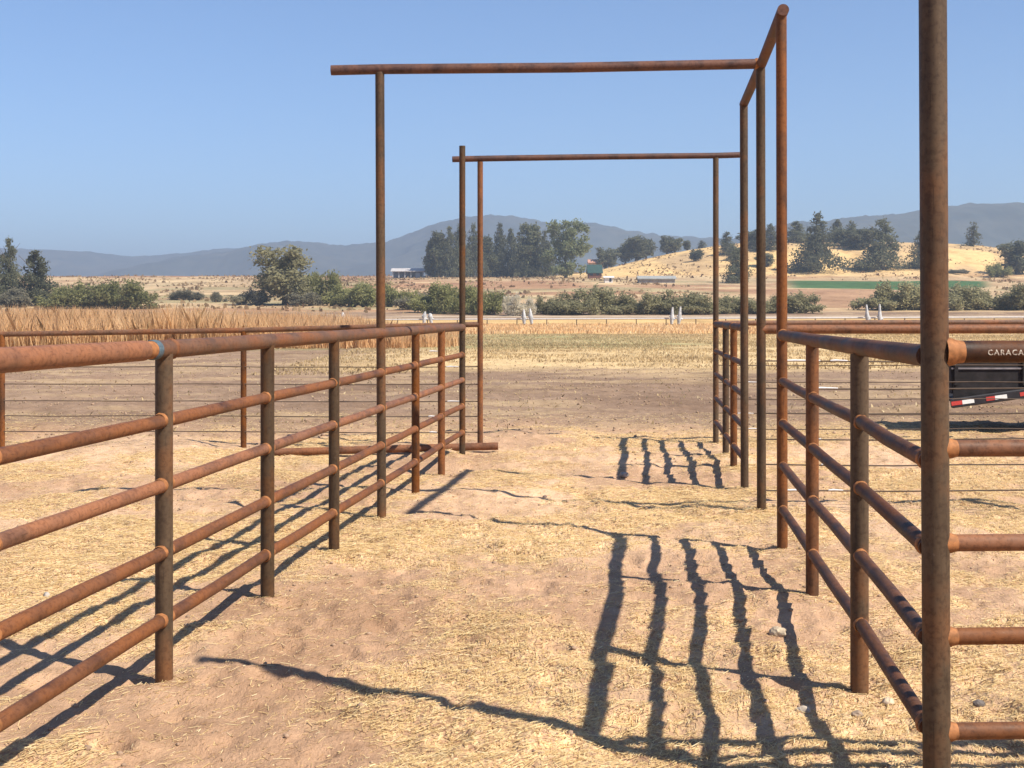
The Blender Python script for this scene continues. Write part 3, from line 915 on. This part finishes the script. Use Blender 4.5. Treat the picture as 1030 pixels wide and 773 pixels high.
b = MB(); b.tube(pts, .085, 8); b.obj('long_rail', M['grey_pipe'], rt)
for i, px in enumerate(np.linspace(400, 1090, 24)):
    x, y, z = P(px, 320.5, YF + .5); g = float(macro(x, y)); b = MB(); b.tube([(x, y, g - .1), (x, y, z)], .06, 6); b.obj('stake', M['cable'], rt)


# ------------------------------------------------------------------ trees and bushes
def leaves(centres, size, normal_up=0.0, thin=.6):
    """irregular leaf-spray quads; centres (n,3)"""
    n = len(centres)
    u = rng.normal(size=(n, 3)); u /= np.linalg.norm(u, axis=1)[:, None]
    w = rng.normal(size=(n, 3)); w -= (w * u).sum(1)[:, None] * u; w /= np.linalg.norm(w, axis=1)[:, None]
    s = (size * (.5 + rng.random(n)))[:, None]
    u *= s; w *= s * thin
    v = np.stack([centres - u, centres - w * (.6 + .4 * rng.random((n, 1))), centres + u, centres + w], 1)
    return v.reshape(-1, 3), np.arange(n * 4).reshape(n, 4)


def crown_pine(seed, n=2600, conic=.8, gap=.2):
    g = np.random.default_rng(seed); pts = []
    tiers = 15
    for t in range(tiers):
        z = .08 + .92 * (t + g.random() * .6) / tiers
        R0 = (.47 * (1 - z) ** conic + .02) * (.72 + .5 * g.random())
        nb = int(5 + 5 * (1 - z))
        for k in range(nb):
            if g.random() < gap * .6: continue
            a = g.random() * 2 * pi; L = R0 * (.65 + .5 * g.random()); m = int(n * (.15 + R0 * 3.2) / (tiers * 7))
            s = g.random(m) ** .6 * L
            p = np.stack([np.cos(a) * s, np.sin(a) * s, z - .05 * (s / .5) + 0 * s], 1) + g.normal(size=(m, 3)) * (.022 + .03 * (1 - z))
            pts.append(p)
    p = np.vstack(pts); p[:, 2] = np.abs(p[:, 2] - .01) + .01
    return p


def crown_lumps(seed, lumps, n=2600, flat=1.0, low=.05):
    """lumps: list of (x,y,z,rx,rz) ellipsoid clumps in unit height"""
    g = np.random.default_rng(seed); out = []
    tot = sum(l[3] ** 2 * l[4] for l in lumps)
    for (x, y, z, rx, rz) in lumps:
        m = int(n * (rx ** 2 * rz) / tot) + 60
        sub = 9
        for _ in range(sub):
            d = g.normal(size=3); d /= np.linalg.norm(d); q = g.random() ** .5
            c = np.array((x, y, z)) + d * np.array((rx, rx, rz)) * q * .78
            k = g.normal(size=(m // sub, 3)) * np.array((rx, rx, rz)) * .21
            out.append(c + k)
    p = np.vstack(out); p[:, 2] = np.clip(np.abs(p[:, 2]), low * .4, 1.06)
    return p


def auto_lumps(seed, kind):
    g = random.Random(seed); L = []
    if kind == 'poplar':
        for i in range(20):
            z = .1 + .80 * i / 19; r = .15 * sin(pi * min(1, .18 + z * .8)) + .03
            L.append((g.uniform(-.09, .09), g.uniform(-.09, .09), z + g.uniform(-.05, .05), r * g.uniform(.6, 1.25), .15))
        L.append((g.uniform(-.1, .1), 0, .8, .08, .1))
    elif kind == 'round':
        L.append((0, 0, .48, .3, .38)); L.append((0, 0, .3, .3, .25))
        for i in range(14):
            a = g.uniform(0, 2 * pi); r = g.uniform(.1, .3)
            L.append((cos(a) * r, sin(a) * r, g.uniform(.2, .85), g.uniform(.13, .22), g.uniform(.12, .2)))
    elif kind == 'oval':
        L.append((0, 0, .52, .22, .4))
        for i in range(40):
            a = g.uniform(0, 2 * pi); z = g.uniform(.06, .93); r = .33 * sqrt(max(.05, 1 - abs((z - .45) / .55) ** 3.5)) * g.uniform(.6, 1)
            L.append((cos(a) * r, sin(a) * r, z, g.uniform(.09, .15), g.uniform(.07, .11)))
    elif kind == 'bush':
        for i in range(9):
            a = g.uniform(0, 2 * pi); r = g.uniform(0, .6)
            h = g.uniform(.35, .95) * (1 - .45 * r)
            L.append((cos(a) * r, sin(a) * r, h * .5, g.uniform(.2, .32), h * .52))
    return L


def trunk_mesh(name, h0, r0, limbs, seed):
    g = random.Random(seed); b = MB()
    top = h0
    pts = [(g.uniform(-.01, .01) * i, g.uniform(-.01, .01) * i, -.04 + (top + .04) * i / 5) for i in range(6)]
    b.tube(pts, [r0 * (1.25 - 1.0 * i / 5) if i else r0 * 1.5 for i in range(6)], 8)
    for k in range(limbs):
        a = g.uniform(0, 2 * pi); z = top * g.uniform(.25, .8); L = g.uniform(.15, .32)
        b.tube([(0, 0, z), (cos(a) * L * .5, sin(a) * L * .5, z + L * .35), (cos(a) * L, sin(a) * L, z + L * .8)], [r0 * .45, r0 * .3, r0 * .1], 5)
    return mesh_np(name, b.v, b.f, M['bark'], b.mi, b.sm)


KINDS = {}
def kind_meshes(kind):
    if kind in KINDS: return KINDS[kind]
    out = []
    for s in range(4):
        sd = sum(ord(c) * (i + 3) for i, c in enumerate(kind)) % 997 + s * 13
        if kind == 'pine':
            c = crown_pine(sd, 7500, .7 + .08 * s, .12); lv = leaves(c, .02); tr = trunk_mesh('trunk', .93, .022, 4, sd)
        elif kind == 'thin_pine':
            c = crown_pine(sd, 1500, .45, .5) * np.array((.5, .5, 1)); lv = leaves(c, .026); tr = trunk_mesh('trunk', .95, .02, 5, sd)
        elif kind == 'juniper':
            c = crown_lumps(sd, auto_lumps(sd, 'round'), 2600); lv = leaves(c, .036); tr = trunk_mesh('trunk', .6, .035, 5, sd)
        elif kind in ('poplar', 'light_poplar'):
            c = crown_lumps(sd, auto_lumps(sd, 'poplar' if kind == 'poplar' else 'oval'), 6500); lv = leaves(c, .02); tr = trunk_mesh('trunk', .8, .022, 6, sd)
        elif kind == 'round_tree':
            c = crown_lumps(sd, auto_lumps(sd, 'round'), 8000); lv = leaves(c, .021); tr = trunk_mesh('trunk', .55, .032, 8, sd)
        else:
            c = crown_lumps(sd, auto_lumps(sd, 'bush'), 9000); lv = leaves(c, .028); tr = trunk_mesh('stem', .45, .02, 7, sd)
        mat = {'pine': 'pine', 'thin_pine': 'pine', 'juniper': 'pine', 'poplar': 'poplar', 'light_poplar': 'light_poplar', 'round_tree': 'willow',
               'green_bush': 'green_bush', 'willow_bush': 'willow', 'sage_bush': 'sage', 'pale_bush': 'pale_bush'}[kind]
        me = mesh_np('crown' if 'bush' not in kind else 'foliage', lv[0], lv[1], M[mat])
        # real width of the crown, to scale it to the photo's
        ww = np.percentile(c[:, 0], 98) - np.percentile(c[:, 0], 2)
        out.append((me, tr, ww, float(np.percentile(c[:, 2], 99.5))))
    KINDS[kind] = out
    return out


NAME = {'pine': 'pine_tree', 'thin_pine': 'pine_tree', 'juniper': 'juniper_tree', 'poplar': 'poplar_tree', 'light_poplar': 'poplar_tree', 'round_tree': 'willow_tree',
        'green_bush': 'bush', 'willow_bush': 'bush', 'sage_bush': 'bush', 'pale_bush': 'bush'}
cnt = 0


def plant(kind, px, top, base, wpx, label, group=None, at=None):
    global cnt
    v = kind_meshes(kind); me, tr, ww, hh = v[cnt % 4]; cnt += 1
    X, Y = cast(px, base) if at is None else at
    g = float(macro(X, Y))
    ztop = EYE + (HY - top) / F * Y
    if 'bush' in kind: ztop -= (ztop - g) * rnd.uniform(0, .22)
    H = max(.6, ztop - g) / hh; W = wpx / F * Y / ww
    o = empty(NAME[kind], (X, Y, g - .1), label, 'tree' if 'tree' in NAME[kind] else 'bush', group)
    o.rotation_euler.z = rnd.uniform(0, 6.28)
    o.scale = (W, W, H)
    for nm, m in (('crown' if 'bush' not in kind else 'foliage', me), ('trunk' if 'bush' not in kind else 'stem', tr)):
        c = link(bpy.data.objects.new(nm, m)); c.parent = o
    return o


g1 = 'conifers at the left edge'
plant('pine', 9, 241, 305, 30, 'tall narrow grey conifer at the far left edge', g1)
plant('pine', 36, 253, 308, 40, 'broad dark conifer second from the left edge', g1)
plant('pine', -12, 248, 306, 36, 'conifer cut by the left picture edge', g1)
plant('sage_bush', 18, 287, 309, 44, 'dark scrubby bush at the foot of the two left conifers')
g2 = 'olive bushes left of the pale gap'
plant('green_bush', 66, 287, 311, 38, 'low olive bush just right of the left conifers', g2)
plant('green_bush', 98, 283, 311, 44, 'middle olive bush of the three left bushes', g2)
plant('green_bush', 129, 276, 311, 54, 'tallest rounded olive bush of the three left bushes', g2)
plant('round_tree', 287, 250, 307, 48, 'rounded grey green willow above the tawny grass')
plant('green_bush', 318, 272, 306, 36, 'green bush leaning against the right side of the willow')
plant('sage_bush', 256, 291, 307, 34, 'dark grey bush at the left foot of the willow')
plant('sage_bush', 305, 291, 308, 30, 'low grey bush below the right side of the willow')
g3 = 'green bushes beside the near left tall post'
plant('green_bush', 342, 288, 308, 30, 'low green bush midway between the willow and the near tall post', g3)
plant('green_bush', 366, 284, 309, 42, 'round green bush immediately left of the near tall post', g3)
plant('green_bush', 392, 288, 309, 30, 'green bush half hidden by the near tall post', g3)
g4 = 'green bushes behind the end of the left fence'
plant('sage_bush', 418, 291, 312, 34, 'greyish bush right of the near tall post', g4)
plant('green_bush', 440, 285, 315, 44, 'large green bush left of the two far tall posts', g4)
plant('green_bush', 470, 284, 316, 40, 'green bush behind the two far tall posts', g4)
plant('green_bush', 497, 288, 317, 34, 'yellowish green bush right of the two far tall posts', g4)
plant('pale_bush', 512, 297, 317.6, 12, 'small bleached pale bush left of the larger pale one')
plant('pale_bush', 525, 296, 318, 22, 'bleached pale bush in front of the olive willow row')
g5 = 'olive willow row at the middle of the field edge'
for px, t, w, lab in ((548, 297, 24, 'low willow bush at the left end of the olive row'), (572, 290, 36, 'second willow bush of the olive row from its left end'),
                      (598, 288, 36, 'tall willow bush in the olive row under the green roofed house'), (624, 290, 36, 'willow bush in the olive row right of the green roofed house'),
                      (651, 292, 32, 'willow bush in the olive row left of the second pair of white posts'), (674, 291, 30, 'willow bush right behind the second pair of white posts'),
                      (699, 291, 34, 'willow bush in the olive row left of the far right tall post')):
    plant('willow_bush', px, t, 316.5, w, lab, g5)
g6 = 'grey olive bushes behind the right tall posts'
for px, t, w, lab in ((725, 294, 30, 'low bush behind the far right tall post'), (752, 294, 34, 'low bush behind the pair of right tall posts'), (776, 294, 26, 'low bush between the two nearest overhead posts'),
                      (806, 292, 30, 'rounded grey olive bush right of the near overhead post')):
    plant('willow_bush', px, t, 315.5, w, lab, g6)
g7 = 'dense olive bushes at the right field edge'
for px, t, w, lab in ((884, 284, 40, 'bush at the left end of the right olive row, behind white posts'), (908, 282, 40, 'bush of the right olive row just left of the corner post'),
                      (936, 283, 42, 'bush of the right olive row behind the corner post'), (962, 287, 40, 'bush of the right olive row just right of the corner post'),
                      (990, 288, 40, 'bush of the right olive row second from the right edge'), (1018, 284, 44, 'bush of the right olive row at the right edge'), (1048, 283, 40, 'bush of the right olive row cut by the right edge')):
    plant('willow_bush', px, t, 312, w, lab, g7)
# grove in the middle
g8 = 'tall trees of the middle grove'
for k, px, t, b_, w, lab in (('poplar', 433, 242, 279, 11, 'shortest tree at the left end of the grove'), ('poplar', 443, 234, 279, 13, 'second tree from the left end of the grove'),
                             ('pine', 452, 229, 279, 22, 'third tree from the left end of the grove'),
                             ('pine', 463, 225, 279, 22, 'dark pointed tree behind the two far tall posts'), ('pine', 476, 227, 279, 22, 'dark tree just right of the two far tall posts'),
                             ('poplar', 489, 238, 279, 14, 'lower dark tree left of the grove middle'), ('pine', 503, 226, 279, 22, 'dark pointed tree at the grove middle'),
                             ('pine', 514, 231, 279, 20, 'dark tree just right of the grove middle'), ('pine', 525, 228, 279, 22, 'pointed dark tree right of the grove middle'), ('poplar', 536, 226, 279, 17, 'grey green tree second from the pale round tree'),
                             ('pine', 548, 233, 279, 20, 'dark tree touching the left side of the pale round tree')):
    plant(k, px, t, b_, w, lab, g8)
plant('light_poplar', 569, 223, 280, 42, 'broad light green tree at the right end of the grove')
# hill trees
g9 = 'junipers on the left slope of the golden hill'
plant('juniper', 609, 250, 266, 18, 'dark round juniper above the green roofed house', g9)
plant('juniper', 629, 245, 258, 14, 'small juniper left of the twin junipers on the left slope', g9)
plant('juniper', 640, 238, 258, 20, 'taller juniper of the twin junipers on the left slope', g9)
plant('juniper', 650, 241, 257, 14, 'right juniper of the twin junipers on the left slope', g9)
plant('juniper', 671, 238, 254, 14, 'juniper on the crest left of a smaller pair', g9)
plant('juniper', 679, 240, 252, 12, 'small juniper on the crest right beside another', g9)
plant('juniper', 691, 242, 249, 7, 'tiny juniper on the crest left of the far right tall post', g9)
plant('thin_pine', 706, 242, 250, 8, 'tiny thin tree on the crest by the far right tall post', g9)
plant('juniper', 700, 251, 263, 10, 'little grey tree alone on the left slope of the hill', g9)
g10 = 'pines around the right tall posts'
for k, px, t, b_, w, lab in (('pine', 731, 234, 256, 18, 'pine on the hill right of the far right tall post'), ('pine', 737, 246, 262, 16, 'low pine on the slope right of the far right tall post'),
                             ('pine', 741, 250, 285, 24, 'dark pine low on the slope behind the right tall posts'), ('juniper', 757, 232, 250, 20, 'crest tree between the two right tall posts'),
                             ('pine', 775, 226, 252, 20, 'crest pine just left of the nearest overhead post'), ('juniper', 770, 255, 268, 16, 'low tree on the slope left of the nearest overhead post'),
                             ('pine', 801, 223, 244, 24, 'crest pine right of the nearest overhead post')):
    plant(k, px, t, b_, w, lab, g10)
plant('pine', 822, 216, 274, 40, 'largest full pine on the golden hill')
plant('pine', 888, 222, 272, 38, 'tall ragged pine on the hill left of the corner post')
plant('pine', 927, 233, 270, 28, 'dark pine half hidden by the corner post')
g11 = 'crest pines between the two largest hill pines'
for k, px, t, b_, w, lab in (('pine', 842, 221, 244, 18, 'crest pine right beside the largest hill pine'), ('juniper', 850, 229, 248, 18, 'low crest tree second right of the largest hill pine'),
                             ('thin_pine', 857, 223, 246, 18, 'slender crest pine midway between the two largest hill pines'), ('juniper', 865, 231, 251, 22, 'bushy crest tree left of the ragged hill pine'),
                             ('juniper', 873, 230, 249, 14, 'small crest tree touching the ragged hill pine')):
    plant(k, px, t, b_, w, lab, g11)
plant('thin_pine', 979, 224, 248, 14, 'lone slender pine on the crest right of the corner post')
plant('green_bush', 1003, 264, 279, 20, 'round green bush on the slope near the right edge')
plant('juniper', 1023, 243, 276, 26, 'dark tree at the right picture edge')
plant('sage_bush', 963, 270, 275, 18, 'low dry scrub on the slope right of the corner post')
plant('sage_bush', 190, 290, 302, 26, 'dull brown bush in the pale gap right of the olive bushes')
plant('sage_bush', 218, 294, 304, 14, 'small dark bush left of the willow, in the pale gap')


# ------------------------------------------------------------------ far buildings
def gable(b, x, y, z, w, d, h, rh, mi_wall=0, mi_roof=1, over=.4):
    hx, hy = w / 2, d / 2
    b.add([(x - hx, y - hy, z - 1), (x + hx, y - hy, z - 1), (x + hx, y + hy, z - 1), (x - hx, y + hy, z - 1), (x - hx, y - hy, z + h), (x + hx, y - hy, z + h), (x + hx, y + hy, z + h), (x - hx, y + hy, z + h), (x - hx, y, z + h + rh), (x + hx, y, z + h + rh)],
          [(0, 1, 5, 4), (1, 2, 6, 9, 5), (2, 3, 7, 6), (3, 0, 4, 8, 7)], mi_wall)


def roof(b, x, y, z, w, d, rh, over=.5, t=.25):
    hx, hy = w / 2 + over, d / 2 + over; k = rh * (1 + over / (d / 2))
    lo = z + rh - k
    prof = [(-hy, lo), (0, z + rh), (hy, lo), (hy, lo + t), (0, z + rh + t), (-hy, lo + t)]
    v = [(x + s * hx, y + a, c) for s in (-1, 1) for a, c in prof]
    f = [(0, 1, 7, 6), (1, 2, 8, 7), (2, 3, 9, 8), (3, 4, 10, 9), (4, 5, 11, 10), (5, 0, 6, 11), (0, 5, 4, 1), (1, 4, 3, 2), (6, 7, 10, 11), (7, 8, 9, 10)]
    b.add(v, f)


def house(name, label, px, base, wpx, htop, dpth, wall, roofc, rh, wins=(), at=None):
    X, Y = cast(px, base) if at is None else at
    z = float(macro(X, Y)); w = wpx / F * Y
    total = EYE + (HY - htop) / F * Y - z
    h = max(1.2, total - rh)
    rt = empty(name, (X, Y, z), label, 'building')
    b = MB(); gable(b, X, Y, z, w, dpth, h, rh); b.obj('wall', wall, rt)
    b = MB(); roof(b, X, Y, z + h, w, dpth, rh); b.obj('roof', roofc, rt)
    for (fx, ww, z0, z1) in wins:
        b = MB(); b.box((X + fx * w, Y - dpth / 2 - .03, z + (z0 + z1) / 2), (ww, .12, z1 - z0)); b.obj('window', M['glass'], rt)
    return rt


M['glass'] = simple('dark_window_glass', (.03, .035, .04), .15, .2, 2, .6)
house('house', 'red brown house with a green gable roof beside the pale green tree', 598, 280, 13, 267, 8, simple('red_brown_wall', (.17, .075, .05), .8, .2, 1), simple('green_metal_roof', (.03, .065, .056), .6, .2, 1), 3.0, ((-.3, 1.2, 1, 2.2), (.2, 1.2, 1, 2.2)))
house('cabin', 'small pinkish roofed cabin behind the green roofed house', 599, 268, 14, 261.5, 6, simple('tan_cabin_wall', (.4, .28, .2), .8, .2, 1), simple('salmon_roof', (.45, .24, .17), .7, .2, 1), 1.5, ((.2, 1.0, .8, 1.7),))
house('utility_shed', 'small white box shed right of the green roofed house', 612, 284.5, 8, 278.8, 3, simple('white_shed_wall', (.66, .62, .58), .7, .12, 1), simple('white_shed_roof', (.7, .68, .66), .6, .1, 1), .3, ((.2, .7, .3, 1.6),))
house('low_shed', 'long low grey metal roofed shed at the foot of the hill', 660, 284.5, 36, 279.5, 5, simple('grey_shed_wall', (.30, .27, .24), .8, .2, 1), simple('grey_metal_roof', (.3, .3, .28), .5, .15, 1), .8, ())
# open-sided hay shelter left of the grove
X, Y = cast(411, 279.5); z = float(macro(X, Y)); w = 32 / F * Y; zt = EYE + (HY - 270) / F * Y
rt = empty('barn', (X, Y, z), 'long white roofed open barn left of the grove', 'building')
b = MB(); roof(b, X, Y, zt - 1.5, w, 8, 1.2); b.obj('roof', simple('white_barn_roof', (.44, .41, .4), .7, .15, 1), rt)
b = MB(); b.box((X - w * .02, Y + 3.4, (z + zt - 1.5) / 2), (w * .96, .3, zt - 1.5 - z)); b.obj('back_wall', simple('blue_grey_barn_wall', (.26, .28, .33), .7, .2, 1), rt)
for i in range(6):
    b = MB(); b.box((X - w * .47 + i * w * .188, Y - 3.6, (z + zt - 1.2) / 2 - .2), (.35, .35, zt - 1.2 - z)); b.obj('pillar', M['white_paint'], rt)
b = MB(); b.box((X + w * .3, Y - 2.5, z + 1), (1.8, 1.8, 2.0), 0, 0, 0, .3); b.obj('white_stall', M['white_paint'], rt)


# ------------------------------------------------------------------ mountains
def mountain(name, D, sil, seed, front=900, back=700, col=(.03, .042, .045), col2=(.085, .085, .075)):
    sx = (np.array([s[0] for s in sil], float) - CX) / F * D
    sh = EYE + (HY - np.array([s[1] for s in sil], float)) / F * D
    nx, ny = 420, 56
    xs = np.linspace(sx[0], sx[-1], nx); t = np.linspace(-1, 1, ny)
    ys = D + np.where(t < 0, t * front, t * back)
    Xg, Yg = np.meshgrid(xs, ys)
    T = np.meshgrid(xs, t)[1]
    ridge = np.interp(xs, sx, sh)
    k = np.ones(9) / 9; ridge = np.convolve(np.pad(ridge, 4, mode='edge'), k, 'valid')
    prof = np.cos(np.clip(np.abs(T), 0, 1) * pi / 2) ** 1.25
    rid = 1 - np.abs(fbm(Xg / 330, Yg / 520, seed, 5) * 2 - 1)
    Z = ridge[None, :] * prof * (1 - (1 - rid) * .55 * np.clip(np.abs(T) * 2.2, 0, 1)) + (fbm(Xg / 28, Yg / 28, seed + 3, 3) - .5) * 11 * prof - 8 * (1 - prof)
    v = np.stack([Xg.ravel(), Yg.ravel(), Z.ravel()], 1)
    i = np.arange(ny - 1)[:, None]; j = np.arange(nx - 1)[None, :]
    f = np.stack([i * nx + j, i * nx + j + 1, (i + 1) * nx + j + 1, (i + 1) * nx + j], -1).reshape(-1, 4)
    m, nt, b = newmat(name + '_forest')
    f1 = pos_noise(nt, .012, 8, .65); nt.links.new(ramp(nt, f1, [(.35, col), (.56, tuple((a + c) / 2 for a, c in zip(col, col2))), (.72, col2)]), b.inputs['Base Color'])
    b.inputs['Roughness'].default_value = 1
    me = mesh_np(name, v, f, m, None, True)
    tag(link(bpy.data.objects.new(name, me)), kind='structure')


mountain('mountains', 3700, [(-420, 258), (-200, 254), (-60, 251), (17, 250.5), (44, 251.5), (90, 254), (136, 258), (163, 256.5), (234, 250), (300, 256), (400, 262), (520, 266)], 201, 900, 600)
mountain('mountains', 3100, [(120, 275), (170, 262), (211, 256.5), (250, 251), (279, 244), (299, 243), (340, 248), (381, 245), (408, 237), (428, 229), (442, 224), (470, 219), (493, 217), (520, 219), (554, 227), (575, 225.5), (588, 224), (609, 226), (636, 234), (680, 237), (720, 240), (790, 246), (860, 262), (900, 275)], 233, 900, 500)
mountain('mountains', 2500, [(620, 275), (680, 256), (730, 243), (770, 230), (802, 222.5), (850, 219), (900, 215.5), (930, 211), (952, 208), (990, 206), (1030, 204), (1120, 206), (1250, 216), (1420, 232)], 277, 800, 600)

# ------------------------------------------------------------------ haze: one closed box of even air
hb = MB(); hb.box((0, 0, 130), (14000, 14000, 330)); 
hm = bpy.data.materials.new('valley_haze'); hm.use_nodes = True; nt = hm.node_tree; nt.nodes.clear()
out = nt.nodes.new('ShaderNodeOutputMaterial'); pv = nt.nodes.new('ShaderNodeVolumePrincipled')
pv.inputs['Color'].default_value = (.335, .44, .61, 1); pv.inputs['Density'].default_value = .00034; pv.inputs['Anisotropy'].default_value = 0
nt.links.new(pv.outputs[0], out.inputs['Volume'])
ho = hb.obj('haze', hm); tag(ho, kind='stuff'); ho['label'] = 'pale smoky haze lying over the valley'; ho['category'] = 'haze'

# ------------------------------------------------------------------ light
w = bpy.data.worlds.new('World'); sc.world = w; w.use_nodes = True
nt = w.node_tree; nt.nodes.clear()
sky = nt.nodes.new('ShaderNodeTexSky'); sky.sky_type = 'NISHITA'; sky.sun_disc = False
EL = math.atan2(1, sqrt(SDX ** 2 + SDY ** 2)); AZ = math.atan2(-SDX, -SDY)
sky.sun_elevation = EL; sky.sun_rotation = AZ
sky.altitude = 1200; sky.air_density = 1.0; sky.dust_density = .3; sky.ozone_density = 7.5
bg = nt.nodes.new('ShaderNodeBackground'); bg.inputs[1].default_value = .097
wo = nt.nodes.new('ShaderNodeOutputWorld')
nt.links.new(sky.outputs[0], bg.inputs[0]); nt.links.new(bg.outputs[0], wo.inputs[0])
sd = bpy.data.lights.new('sun', 'SUN'); sd.energy = 5.0; sd.angle = R(.53); sd.color = (1, .93, .8)
so = link(bpy.data.objects.new('sun', sd))
from mathutils import Vector
so.rotation_euler = Vector((SDX, SDY, -1)).to_track_quat('-Z', 'Y').to_euler()

# ------------------------------------------------------------------ camera
cd = bpy.data.cameras.new('camera'); cam = link(bpy.data.objects.new('camera', cd))
cam.location = (0, 0, EYE); cam.rotation_euler = (pi / 2, 0, 0)
cd.sensor_width = 36; cd.lens = 36 * F / 1030; cd.shift_x = 0; cd.shift_y = (HY - 386.5) / 1030
cd.clip_start = .05; cd.clip_end = 20000
sc.camera = cam

sc.view_settings.view_transform = 'Standard'; sc.view_settings.look = 'None'
sc.view_settings.exposure = 0.82; sc.view_settings.gamma = 1; sc.view_settings.use_curve_mapping = False
cy = sc.cycles
cy.max_bounces = 5; cy.diffuse_bounces = 3; cy.glossy_bounces = 2; cy.transmission_bounces = 2; cy.volume_bounces = 1
cy.use_denoising = True
cy.sample_clamp_indirect = 6
